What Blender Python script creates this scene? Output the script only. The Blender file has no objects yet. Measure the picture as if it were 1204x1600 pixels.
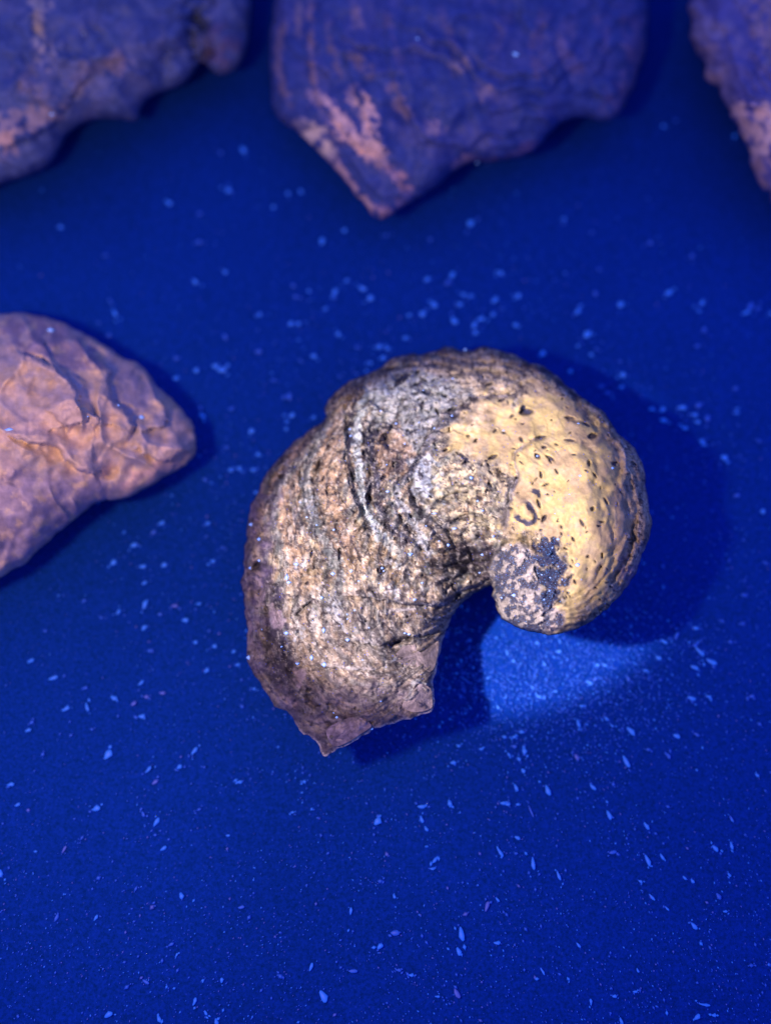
import bpy, math, random
import numpy as np
from mathutils import Vector

random.seed(7)
R = math.radians
S = 0.00014                      # metres per unit (one unit = one photo pixel on the table, at the middle)
W0, H0 = 602.0, 800.0
TILT = R(23.0)
FOV = R(45.0)
D = H0 / math.tan(FOV / 2)

scene = bpy.context.scene
col = scene.collection

# ------------------------------------------------------------------ camera
FWD = np.array([0, math.sin(TILT), -math.cos(TILT)])
UP = np.array([0, math.cos(TILT), math.sin(TILT)])
RT = np.array([1.0, 0, 0])
CAM = -FWD * D


def P(px, py, h):
    """point of the place seen at photo position (px, py) and standing h above the table (units)"""
    px = np.asarray(px, float); py = np.asarray(py, float); h = np.asarray(h, float)
    d = FWD * D + (px - W0)[..., None] * RT + (H0 - py)[..., None] * UP
    s = (h - CAM[2]) / d[..., 2]
    return CAM + d * s[..., None]


cd = bpy.data.cameras.new("camera")
cam = bpy.data.objects.new("camera", cd)
col.objects.link(cam)
cam.location = tuple(CAM * S)
cam.rotation_euler = (TILT, 0, 0)
cd.sensor_fit = 'VERTICAL'
cd.lens = 50
cd.sensor_height = 2 * 50 * math.tan(FOV / 2)
cd.clip_start = 0.005
cd.clip_end = 20
cd.dof.use_dof = True
FOC = P(660, 820, 250)
cd.dof.focus_distance = float(np.dot(FOC - CAM, FWD) * S)
cd.dof.aperture_fstop = 50 / 6.6
scene.camera = cam

# ------------------------------------------------------------------ light
world = bpy.data.worlds.new("World")
scene.world = world
world.use_nodes = True
bg = world.node_tree.nodes["Background"]
bg.inputs[0].default_value = (0.14, 0.195, 0.99, 1)
bg.inputs[1].default_value = 0.85

LIP = P(677, 1110, 172)
LSH = P(765, 1130, 0)
dv = (LIP - LSH) / 172.0
LAMP = LSH + dv * 1350.0


def spot(name, loc, target, half_deg, blend, power, color, radius):
    ld = bpy.data.lights.new(name, 'SPOT')
    ld.energy = power
    ld.color = color
    ld.shadow_soft_size = radius * S
    ld.spot_size = R(half_deg * 2)
    ld.spot_blend = blend
    o = bpy.data.objects.new(name, ld)
    col.objects.link(o)
    o.location = tuple(loc * S)
    o.rotation_euler = Vector(tuple(target - loc)).to_track_quat('-Z', 'Y').to_euler()
    return o


AIM = P(768, 850, 0)
spot("torch_beam", LAMP, AIM, 10.35, 0.26, 3.6, (0.86, 0.69, 0.92), 20)
spot("torch_spill", LAMP, P(380, 620, 0), 58, 1.0, 1.0, (1.0, 0.60, 0.42), 60)

scene.view_settings.view_transform = 'Standard'
scene.view_settings.look = 'None'
scene.view_settings.exposure = 0
scene.view_settings.gamma = 1

# ------------------------------------------------------------------ numeric helpers
rng = np.random.default_rng(11)
_perm = rng.permutation(512)
_perm = np.concatenate([_perm, _perm])
_ang = rng.uniform(0, 2 * np.pi, 512)
_gx, _gy = np.cos(_ang), np.sin(_ang)


def perlin(x, y, seed=0):
    x = np.asarray(x) + seed * 17.37 + 1000.0
    y = np.asarray(y) + seed * 9.71 + 1000.0
    xi = np.floor(x).astype(int); yi = np.floor(y).astype(int)
    xf = x - xi; yf = y - yi
    u = xf * xf * xf * (xf * (xf * 6 - 15) + 10)
    v = yf * yf * yf * (yf * (yf * 6 - 15) + 10)

    def g(ix, iy, dx, dy):
        k = _perm[(_perm[ix & 511] + iy) & 511]
        return _gx[k] * dx + _gy[k] * dy
    a = g(xi, yi, xf, yf); b = g(xi + 1, yi, xf - 1, yf)
    c = g(xi, yi + 1, xf, yf - 1); d = g(xi + 1, yi + 1, xf - 1, yf - 1)
    return 1.5 * ((a * (1 - u) + b * u) * (1 - v) + (c * (1 - u) + d * u) * v)


def fbm(x, y, sc, oct=4, seed=0, gain=0.5):
    t = 0; a = 1.0; f = 1.0 / sc
    for k in range(oct):
        t = t + a * perlin(x * f, y * f, seed + k * 3)
        a *= gain; f *= 2.03
    return t


def sstep(a, b, x):
    t = np.clip((x - a) / (b - a), 0, 1)
    return t * t * (3 - 2 * t)


def smooth_loop(pts, n=6, closed=True):
    pts = np.array(pts, float); m = len(pts); out = []
    rngi = range(m) if closed else range(m - 1)
    for i in rngi:
        if closed:
            p0, p1, p2, p3 = pts[i - 1], pts[i], pts[(i + 1) % m], pts[(i + 2) % m]
        else:
            p0, p1, p2, p3 = pts[max(i - 1, 0)], pts[i], pts[i + 1], pts[min(i + 2, m - 1)]
        for k in range(n):
            t = k / n
            out.append(0.5 * (2 * p1 + (p2 - p0) * t + (2 * p0 - 5 * p1 + 4 * p2 - p3) * t * t + (3 * p1 - p0 - 3 * p2 + p3) * t ** 3))
    if not closed:
        out.append(pts[-1])
    return np.array(out)


def seg_near(X, Y, poly, closed):
    """nearest distance, nearest point, signed side and arclength fraction for a polyline"""
    best = np.full(X.shape, 1e18); nx = np.zeros(X.shape); ny = np.zeros(X.shape)
    side = np.zeros(X.shape); arc = np.zeros(X.shape)
    m = len(poly); L = 0.0; tot = 0.0
    k_end = m if closed else m - 1
    for i in range(k_end):
        tot += np.hypot(*(poly[(i + 1) % m] - poly[i]))
    for i in range(k_end):
        ax, ay = poly[i]; bx, by = poly[(i + 1) % m]
        dx, dy = bx - ax, by - ay
        l2 = dx * dx + dy * dy + 1e-9; l = math.sqrt(l2)
        t = np.clip(((X - ax) * dx + (Y - ay) * dy) / l2, 0, 1)
        qx = ax + t * dx; qy = ay + t * dy
        d2 = (X - qx) ** 2 + (Y - qy) ** 2
        mk = d2 < best
        best = np.where(mk, d2, best); nx = np.where(mk, qx, nx); ny = np.where(mk, qy, ny)
        side = np.where(mk, -(dx * (Y - ay) - dy * (X - ax)), side)
        arc = np.where(mk, (L + t * l) / tot, arc)
        L += l
    return np.sqrt(best), nx, ny, np.sign(side), arc


def inside(X, Y, poly):
    r = np.zeros(X.shape, bool); m = len(poly)
    for i in range(m):
        x1, y1 = poly[i]; x2, y2 = poly[(i + 1) % m]
        c = ((y1 > Y) != (y2 > Y))
        r ^= c & (X < (x2 - x1) * (Y - y1) / (y2 - y1 + 1e-12) + x1)
    return r


def polymask(X, Y, pts, soft=6, rough=8, sc=22, seed=3):
    poly = smooth_loop(pts, 4)
    m = (X > poly[:, 0].min() - 60) & (X < poly[:, 0].max() + 60) & (Y > poly[:, 1].min() - 60) & (Y < poly[:, 1].max() + 60)
    out = np.zeros(X.shape)
    x, y = X[m], Y[m]
    d = seg_near(x, y, poly, True)[0]
    sd = np.where(inside(x, y, poly), d, -d) + rough * fbm(x, y, sc, 4, seed)
    out[m] = sstep(-soft, soft, sd)
    return out


def groove(X, Y, pts, w, depth, taper=0.08, wob=2.0, seed=5):
    """round-bottomed groove (depth > 0) or rib (depth < 0)"""
    poly = smooth_loop(pts, 5, False)
    pad = w * 4 + 12
    m = (X > poly[:, 0].min() - pad) & (X < poly[:, 0].max() + pad) & (Y > poly[:, 1].min() - pad) & (Y < poly[:, 1].max() + pad)
    out = np.zeros(X.shape); x = X[m]; y = Y[m]
    xx = x + wob * fbm(x, y, 12, 3, seed); yy = y + wob * fbm(x, y, 12, 3, seed + 20)
    d, _, _, _, a = seg_near(xx, yy, poly, False)
    tp = sstep(0, taper, a) * sstep(0, taper, 1 - a) if taper > 0 else 1
    vary = 0.75 + 0.5 * perlin(x / 17, y / 17, seed + 9)
    out[m] = -depth * vary * np.exp(-(d / w) ** 2) * np.maximum(tp, 0)
    return out


def ledge(X, Y, pts, A, Wd, side, taper=0.2, edge=2.0, wob=3.0, seed=31):
    """overlapping growth plate: rises slowly to the line from one side and drops off sharply on the other"""
    poly = smooth_loop(pts, 5, False)
    pad = Wd * 3 + 10
    m = (X > poly[:, 0].min() - pad) & (X < poly[:, 0].max() + pad) & (Y > poly[:, 1].min() - pad) & (Y < poly[:, 1].max() + pad)
    out = np.zeros(X.shape); x = X[m]; y = Y[m]
    xx = x + wob * fbm(x, y, 16, 3, seed); yy = y + wob * fbm(x, y, 16, 3, seed + 40)
    d, _, _, s, a = seg_near(xx, yy, poly, False)
    tp = sstep(0, taper, a) * sstep(0, taper, 1 - a)
    sd = d * s * side
    prof = np.where(sd > 0, np.exp(-(sd / Wd)), 0) * sstep(-edge, edge, sd)
    out[m] = A * prof * tp
    return out


def pit(X, Y, x0, y0, L, w, ang, depth):
    """lens-shaped boring; returns height change and a 0..1 mask"""
    m = (abs(X - x0) < L + 6) & (abs(Y - y0) < L + 6)
    h = np.zeros(X.shape); k = np.zeros(X.shape)
    c, s = math.cos(R(ang)), -math.sin(R(ang))
    x = X[m] - x0; y = Y[m] - y0
    a = (x * c + y * s) / (L / 2); b = (-x * s + y * c) / (w / 2)
    q = np.abs(a) ** 1.6 + np.abs(b) ** 1.8
    mk = sstep(1.35, 0.65, q)
    h[m] = -depth * mk; k[m] = mk
    return h, k


def inflate(outline, step):
    """membrane pressed up inside an outline (Poisson); returns an interpolator of  u/d"""
    x0, y0 = outline.min(0) - 3 * step; x1, y1 = outline.max(0) + 3 * step
    gx = np.arange(x0, x1, step); gy = np.arange(y0, y1, step)
    X, Y = np.meshgrid(gx, gy)
    ins = inside(X, Y, outline)
    u = np.zeros(X.shape)
    I, J = np.indices(X.shape)
    red = ((I + J) % 2 == 0) & ins; blk = ((I + J) % 2 == 1) & ins
    w = 1.93
    for it in range(420):
        for msk in (red, blk):
            nb = np.zeros_like(u)
            nb[1:-1, 1:-1] = 0.25 * (u[:-2, 1:-1] + u[2:, 1:-1] + u[1:-1, :-2] + u[1:-1, 2:] + step * step)
            u = np.where(msk, u + w * (nb - u), u)
    d = seg_near(X, Y, outline, True)[0]
    ratio = np.where(ins, u / (d + 0.3 * step), 0)
    ok = ins & (d > 1.2 * step)
    ratio = np.where(ok, ratio, 0); cnt = ok.astype(float)
    for k in range(6):                    # carry the ratio outward past the rim
        s = np.zeros_like(u); c = np.zeros_like(u)
        for dy in (-1, 0, 1):
            for dx in (-1, 0, 1):
                s += np.roll(np.roll(ratio * (cnt > 0), dy, 0), dx, 1); c += np.roll(np.roll((cnt > 0).astype(float), dy, 0), dx, 1)
        fill = (cnt == 0) & (c > 0)
        ratio = np.where(fill, s / np.maximum(c, 1), ratio); cnt = np.where(fill, 1, cnt)
    for k in range(2):
        ratio = (ratio + np.roll(ratio, 1, 0) + np.roll(ratio, -1, 0) + np.roll(ratio, 1, 1) + np.roll(ratio, -1, 1)) / 5

    def f(px, py):
        a = np.clip((px - x0) / step, 0, len(gx) - 1.001); b = np.clip((py - y0) / step, 0, len(gy) - 1.001)
        i = a.astype(int); j = b.astype(int); fa = a - i; fb = b - j
        return (ratio[j, i] * (1 - fa) + ratio[j, i + 1] * fa) * (1 - fb) + (ratio[j + 1, i] * (1 - fa) + ratio[j + 1, i + 1] * fa) * fb
    return f


def grid_mesh(name, outline, step, top_fn, rim_fn, under_fn, color_fn, mat, parent, grit_fn=None):
    """shell skin: a regular net clipped to the outline, an outer sheet and an under sheet joined at the rim"""
    x0, y0 = outline.min(0) - 2 * step; x1, y1 = outline.max(0) + 2 * step
    gx = np.arange(x0, x1, step); gy = np.arange(y0, y1, step)
    X, Y = np.meshgrid(gx, gy)
    d, nx, ny, _, _ = seg_near(X, Y, outline, True)
    sd = np.where(inside(X, Y, outline), d, -d)
    deep = sd >= 0.4 * step
    cell = deep[:-1, :-1] | deep[1:, :-1] | deep[:-1, 1:] | deep[1:, 1:]
    used = np.zeros(X.shape, bool)
    used[:-1, :-1] |= cell; used[1:, :-1] |= cell; used[:-1, 1:] |= cell; used[1:, 1:] |= cell
    rim = used & ~deep
    X = np.where(rim, nx, X); Y = np.where(rim, ny, Y); dd = np.where(rim, 0, d)
    idx = -np.ones(X.shape, int); idx[used] = np.arange(used.sum())
    vx, vy, vd = X[used], Y[used], dd[used]
    isrim = rim[used]
    zr = rim_fn(vx, vy)
    zt = np.where(isrim, zr, top_fn(vx, vy, vd, zr))
    zb = np.where(isrim, zr, under_fn(vx, vy, vd, zr, zt))
    zb = np.minimum(zb, zt - 0.5 * (~isrim))
    n = len(vx)
    idb = np.arange(n) + n
    idb[isrim] = np.arange(n)[isrim]
    remap = -np.ones(2 * n, int)
    keep = np.concatenate([np.ones(n, bool), ~isrim])
    remap[keep] = np.arange(keep.sum())
    co = np.concatenate([P(vx, vy, zt), P(vx, vy, zb)])[keep] * S
    jj, ii = np.nonzero(cell)
    a = idx[jj, ii]; b = idx[jj, ii + 1]; c = idx[jj + 1, ii + 1]; e = idx[jj + 1, ii]
    top = np.stack([a, e, c, b], 1)
    bot = np.stack([idb[a], idb[b], idb[c], idb[e]], 1)
    faces = remap[np.concatenate([top, bot])]
    me = bpy.data.meshes.new(name)
    me.vertices.add(len(co)); me.vertices.foreach_set("co", co.astype(np.float32).ravel())
    nf = len(faces)
    me.loops.add(nf * 4); me.loops.foreach_set("vertex_index", faces.astype(np.int32).ravel())
    me.polygons.add(nf); me.polygons.foreach_set("loop_start", np.arange(0, nf * 4, 4, dtype=np.int32))
    try:
        me.polygons.foreach_set("loop_total", np.full(nf, 4, dtype=np.int32))
    except Exception:
        pass
    me.update(calc_edges=True)
    me.validate()
    me.shade_smooth()
    cc, crust = color_fn(vx, vy, vd)
    gr_ = me.attributes.new("grit", 'FLOAT', 'POINT')
    gv = grit_fn(vx, vy) if grit_fn else np.ones(n)
    gr_.data.foreach_set("value", np.concatenate([gv, gv * 0 + 1])[keep].astype(np.float32))
    at = me.color_attributes.new("pigment", 'FLOAT_COLOR', 'POINT')
    full = np.concatenate([cc, cc * 0 + np.array([0.16, 0.12, 0.11])])[keep]
    cr = np.concatenate([crust, crust * 0])[keep]
    at.data.foreach_set("color", np.concatenate([full, cr[:, None]], 1).astype(np.float32).ravel())
    me.materials.append(mat)
    o = bpy.data.objects.new(name, me); col.objects.link(o)
    o.parent = parent
    return o


# ------------------------------------------------------------------ materials
def shell_material(name, fine=1.0, bump=1.0, contrast=1.0):
    m = bpy.data.materials.new(name); m.use_nodes = True
    nt = m.node_tree; N = nt.nodes; L = nt.links
    b = N["Principled BSDF"]
    at = N.new("ShaderNodeAttribute"); at.attribute_name = "pigment"
    tc = N.new("ShaderNodeTexCoord")
    n1 = N.new("ShaderNodeTexNoise"); n1.inputs["Scale"].default_value = 1500 * fine; n1.inputs["Detail"].default_value = 6; n1.inputs["Roughness"].default_value = 0.7
    n2 = N.new("ShaderNodeTexNoise"); n2.inputs["Scale"].default_value = 420 * fine; n2.inputs["Detail"].default_value = 8; n2.inputs["Roughness"].default_value = 0.65
    L.new(tc.outputs["Object"], n1.inputs["Vector"]); L.new(tc.outputs["Object"], n2.inputs["Vector"])
    r1 = N.new("ShaderNodeMapRange"); r1.inputs[1].default_value = 0.3; r1.inputs[2].default_value = 0.7
    r1.inputs[3].default_value = 1 - 0.34 * contrast; r1.inputs[4].default_value = 1 + 0.34 * contrast
    L.new(n1.outputs["Fac"], r1.inputs[0])
    r2 = N.new("ShaderNodeMapRange"); r2.inputs[1].default_value = 0.35; r2.inputs[2].default_value = 0.65
    r2.inputs[3].default_value = 1 - 0.35 * contrast; r2.inputs[4].default_value = 1 + 0.25 * contrast
    L.new(n2.outputs["Fac"], r2.inputs[0])
    mu0 = N.new("ShaderNodeMath"); mu0.operation = 'MULTIPLY'
    L.new(r1.outputs[0], mu0.inputs[0]); L.new(r2.outputs[0], mu0.inputs[1])
    ga = N.new("ShaderNodeAttribute"); ga.attribute_name = "grit"
    mu = N.new("ShaderNodeMix"); mu.data_type = 'FLOAT'; mu.inputs[2].default_value = 1.0
    L.new(ga.outputs["Fac"], mu.inputs[0]); L.new(mu0.outputs[0], mu.inputs[3])
    vm = N.new("ShaderNodeVectorMath"); vm.operation = 'SCALE'
    L.new(at.outputs["Color"], vm.inputs[0]); L.new(mu.outputs[0], vm.inputs["Scale"])
    # dark mineral crust with tiny blue crystals
    vo = N.new("ShaderNodeTexVoronoi"); vo.inputs["Scale"].default_value = 2600
    L.new(tc.outputs["Object"], vo.inputs["Vector"])
    cr = N.new("ShaderNodeValToRGB")
    e = cr.color_ramp.elements
    e[0].position = 0.0; e[0].color = (0.14, 0.50, 0.95, 1)
    e[1].position = 0.30; e[1].color = (0.010, 0.018, 0.05, 1)
    L.new(vo.outputs["Distance"], cr.inputs[0])
    mx = N.new("ShaderNodeMix"); mx.data_type = 'RGBA'
    L.new(at.outputs["Alpha"], mx.inputs[0]); L.new(vm.outputs[0], mx.inputs[6]); L.new(cr.outputs[0], mx.inputs[7])
    L.new(mx.outputs[2], b.inputs["Base Color"])
    b.inputs["Roughness"].default_value = 0.62
    b.inputs["Specular IOR Level"].default_value = 0.3
    bp = N.new("ShaderNodeBump"); bp.inputs["Strength"].default_value = 0.5 * bump; bp.inputs["Distance"].default_value = 1.6 * S
    bs = N.new("ShaderNodeMath"); bs.operation = 'MULTIPLY'; bs.inputs[1].default_value = 0.5 * bump
    L.new(ga.outputs["Fac"], bs.inputs[0]); L.new(bs.outputs[0], bp.inputs["Strength"])
    L.new(n1.outputs["Fac"], bp.inputs["Height"])
    bp2 = N.new("ShaderNodeBump"); bp2.inputs["Strength"].default_value = 0.5 * bump; bp2.inputs["Distance"].default_value = 2.5 * S
    L.new(n2.outputs["Fac"], bp2.inputs["Height"]); L.new(bp.outputs[0], bp2.inputs["Normal"])
    L.new(bp2.outputs[0], b.inputs["Normal"])
    return m


def grain_material(name, c, emit, e):
    m = bpy.data.materials.new(name); m.use_nodes = True
    N = m.node_tree.nodes; L = m.node_tree.links
    b = N["Principled BSDF"]
    tc = N.new("ShaderNodeTexCoord"); n = N.new("ShaderNodeTexNoise"); n.inputs["Scale"].default_value = 900
    L.new(tc.outputs["Object"], n.inputs["Vector"])
    mx = N.new("ShaderNodeMix"); mx.data_type = 'RGBA'
    mx.inputs[6].default_value = (*[v * 0.5 for v in c], 1); mx.inputs[7].default_value = (*c, 1)
    L.new(n.outputs["Fac"], mx.inputs[0]); L.new(mx.outputs[2], b.inputs["Base Color"])
    b.inputs["Roughness"].default_value = 0.5
    b.inputs["Emission Color"].default_value = (*emit, 1)
    b.inputs["Emission Strength"].default_value = e
    return m


def table_material():
    m = bpy.data.materials.new("blue_black_foam"); m.use_nodes = True
    N = m.node_tree.nodes; L = m.node_tree.links
    b = N["Principled BSDF"]
    tc = N.new("ShaderNodeTexCoord")
    a = N.new("ShaderNodeTexNoise"); a.inputs["Scale"].default_value = 14; a.inputs["Detail"].default_value = 5
    f = N.new("ShaderNodeTexNoise"); f.inputs["Scale"].default_value = 1700; f.inputs["Detail"].default_value = 5; f.inputs["Roughness"].default_value = 0.7
    v = N.new("ShaderNodeTexVoronoi"); v.inputs["Scale"].default_value = 1100
    for t in (a, f, v):
        L.new(tc.outputs["Object"], t.inputs["Vector"])
    mx = N.new("ShaderNodeMix"); mx.data_type = 'RGBA'
    mx.inputs[6].default_value = (0.002, 0.032, 0.165, 1); mx.inputs[7].default_value = (0.006, 0.052, 0.40, 1)
    fr = N.new("ShaderNodeMapRange"); fr.inputs[1].default_value = 0.34; fr.inputs[2].default_value = 0.66
    L.new(f.outputs["Fac"], fr.inputs[0]); L.new(fr.outputs[0], mx.inputs[0])
    r = N.new("ShaderNodeMapRange"); r.inputs[1].default_value = 0.3; r.inputs[2].default_value = 0.7; r.inputs[3].default_value = 0.88; r.inputs[4].default_value = 1.12
    L.new(a.outputs["Fac"], r.inputs[0])
    vm = N.new("ShaderNodeVectorMath"); vm.operation = 'SCALE'
    L.new(mx.outputs[2], vm.inputs[0]); L.new(r.outputs[0], vm.inputs["Scale"])
    # faint specks of fluff in the cell walls
    r3 = N.new("ShaderNodeMapRange"); r3.inputs[1].default_value = 0.0; r3.inputs[2].default_value = 0.22; r3.inputs[3].default_value = 1.0; r3.inputs[4].default_value = 0.0
    L.new(v.outputs["Distance"], r3.inputs[0])
    sel = N.new("ShaderNodeSeparateColor"); L.new(v.outputs["Color"], sel.inputs[0])
    gt = N.new("ShaderNodeMath"); gt.operation = 'GREATER_THAN'; gt.inputs[1].default_value = 0.72
    L.new(sel.outputs[0], gt.inputs[0])
    mm = N.new("ShaderNodeMath"); mm.operation = 'MULTIPLY'; L.new(gt.outputs[0], mm.inputs[0]); L.new(r3.outputs[0], mm.inputs[1])
    m2 = N.new("ShaderNodeMix"); m2.data_type = 'RGBA'; m2.inputs[7].default_value = (0.03, 0.09, 0.5, 1)
    L.new(mm.outputs[0], m2.inputs[0]); L.new(vm.outputs[0], m2.inputs[6])
    L.new(m2.outputs[2], b.inputs["Base Color"])
    b.inputs["Roughness"].default_value = 0.8
    b.inputs["Specular IOR Level"].default_value = 0.0
    bp = N.new("ShaderNodeBump"); bp.inputs["Strength"].default_value = 0.5; bp.inputs["Distance"].default_value = 3 * S
    L.new(f.outputs["Fac"], bp.inputs["Height"]); L.new(bp.outputs[0], b.inputs["Normal"])
    return m


M_TABLE = table_material()
M_MAIN = shell_material("fossil_shell_ochre", 1.0, 1.0, 1.0)
M_SIDE = shell_material("fossil_shell_tan", 0.45, 0.5, 0.3)
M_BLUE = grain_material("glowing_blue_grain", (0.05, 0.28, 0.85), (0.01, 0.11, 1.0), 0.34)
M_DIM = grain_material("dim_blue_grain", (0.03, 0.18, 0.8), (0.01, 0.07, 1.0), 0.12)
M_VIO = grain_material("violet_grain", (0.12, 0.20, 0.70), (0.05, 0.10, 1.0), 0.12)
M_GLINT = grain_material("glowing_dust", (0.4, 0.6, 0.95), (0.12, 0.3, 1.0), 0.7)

# ------------------------------------------------------------------ table
def plain_obj(name, verts, faces, mat, parent=None, smooth=False):
    me = bpy.data.meshes.new(name); me.from_pydata([tuple(v) for v in verts], [], faces); me.update()
    if smooth:
        me.shade_smooth()
    me.materials.append(mat)
    o = bpy.data.objects.new(name, me); col.objects.link(o); o.parent = parent
    return o


def build_table():
    n = 90; half = 4200.0
    vs = []
    t = np.linspace(-1, 1, n); t = np.sign(t) * np.abs(t) ** 1.6 * half
    X, Y = np.meshgrid(t, t)
    Z = 1.2 * fbm(X, Y, 260, 3, 77) * 1.0 - 2.5
    V = np.stack([X, Y, Z], -1).reshape(-1, 3) * S
    F = [(j * n + i, j * n + i + 1, (j + 1) * n + i + 1, (j + 1) * n + i) for j in range(n - 1) for i in range(n - 1)]
    o = plain_obj("table_surface", V, F, M_TABLE, None, True)
    o["kind"] = "structure"
    o["label"] = "dark blue speckled surface lit by ultraviolet light under the shells"
    return o


build_table()


def thing(name, label, cat, loc, group=None):
    o = bpy.data.objects.new(name, None); col.objects.link(o)
    o.empty_display_size = 0.01
    o.location = tuple(loc)
    o["label"] = label; o["category"] = cat
    if group:
        o["group"] = group
    return o


def attach(o, root):
    o.parent = root
    me = o.data
    off = Vector(root.location)
    me.transform(__import__('mathutils').Matrix.Translation(-off))
    return o


def jag(poly, amp, sc, seed):
    d = np.roll(poly, -1, 0) - np.roll(poly, 1, 0)
    n = np.stack([d[:, 1], -d[:, 0]], 1) / (np.hypot(d[:, 0], d[:, 1])[:, None] + 1e-6)
    return poly + n * (amp * fbm(poly[:, 0], poly[:, 1], sc, 4, seed, 0.6))[:, None]


# ------------------------------------------------------------------ the central shell
OUT_MAIN = [(381, 880), (385, 834), (393, 789), (402, 771), (411, 747), (429, 723), (459, 690), (492, 667), (509, 650),
            (506, 637), (513, 626), (527, 610), (545, 596), (569, 586), (593, 574), (608, 563), (635, 554), (659, 553),
            (695, 542), (725, 547), (758, 542), (800, 553), (823, 565), (850, 574), (874, 592), (895, 610), (928, 634),
            (949, 652), (964, 676), (979, 687), (994, 705), (1004, 729), (1009, 765), (1012, 789), (1018, 819), (1012, 843),
            (1003, 866), (997, 885), (982, 912), (964, 935), (943, 956), (913, 977), (889, 986), (859, 992), (841, 989),
            (824, 986), (800, 976), (783, 965), (774, 947), (769, 930), (770, 918), (761, 916), (734, 932), (716, 949),
            (704, 966), (695, 988), (687, 1016), (681, 1047), (676, 1070), (678, 1084), (676, 1111), (659, 1117), (629, 1126),
            (608, 1133), (584, 1139), (569, 1148), (545, 1164), (527, 1170), (508, 1182), (498, 1166), (489, 1154),
            (471, 1145), (459, 1124), (447, 1111), (429, 1103), (414, 1079), (396, 1052), (387, 1031), (385, 1007),
            (387, 984), (382, 960), (382, 936), (378, 915)]
poly_main = jag(smooth_loop(OUT_MAIN, 5), 2.2, 14, 50)

# offset helpers for features read in an enlargement: (origin x, origin y), 3.344 times
def z1(*p): return [(360 + x / 3.344, 520 + y / 3.344) for x, y in p]
def z2(*p): return [(680 + x / 3.344, 520 + y / 3.344) for x, y in p]
def z3(*p): return [(680 + x / 3.344, 780 + y / 3.344) for x, y in p]
def z4(*p): return [(360 + x / 3.344, 840 + y / 3.344) for x, y in p]


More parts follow.
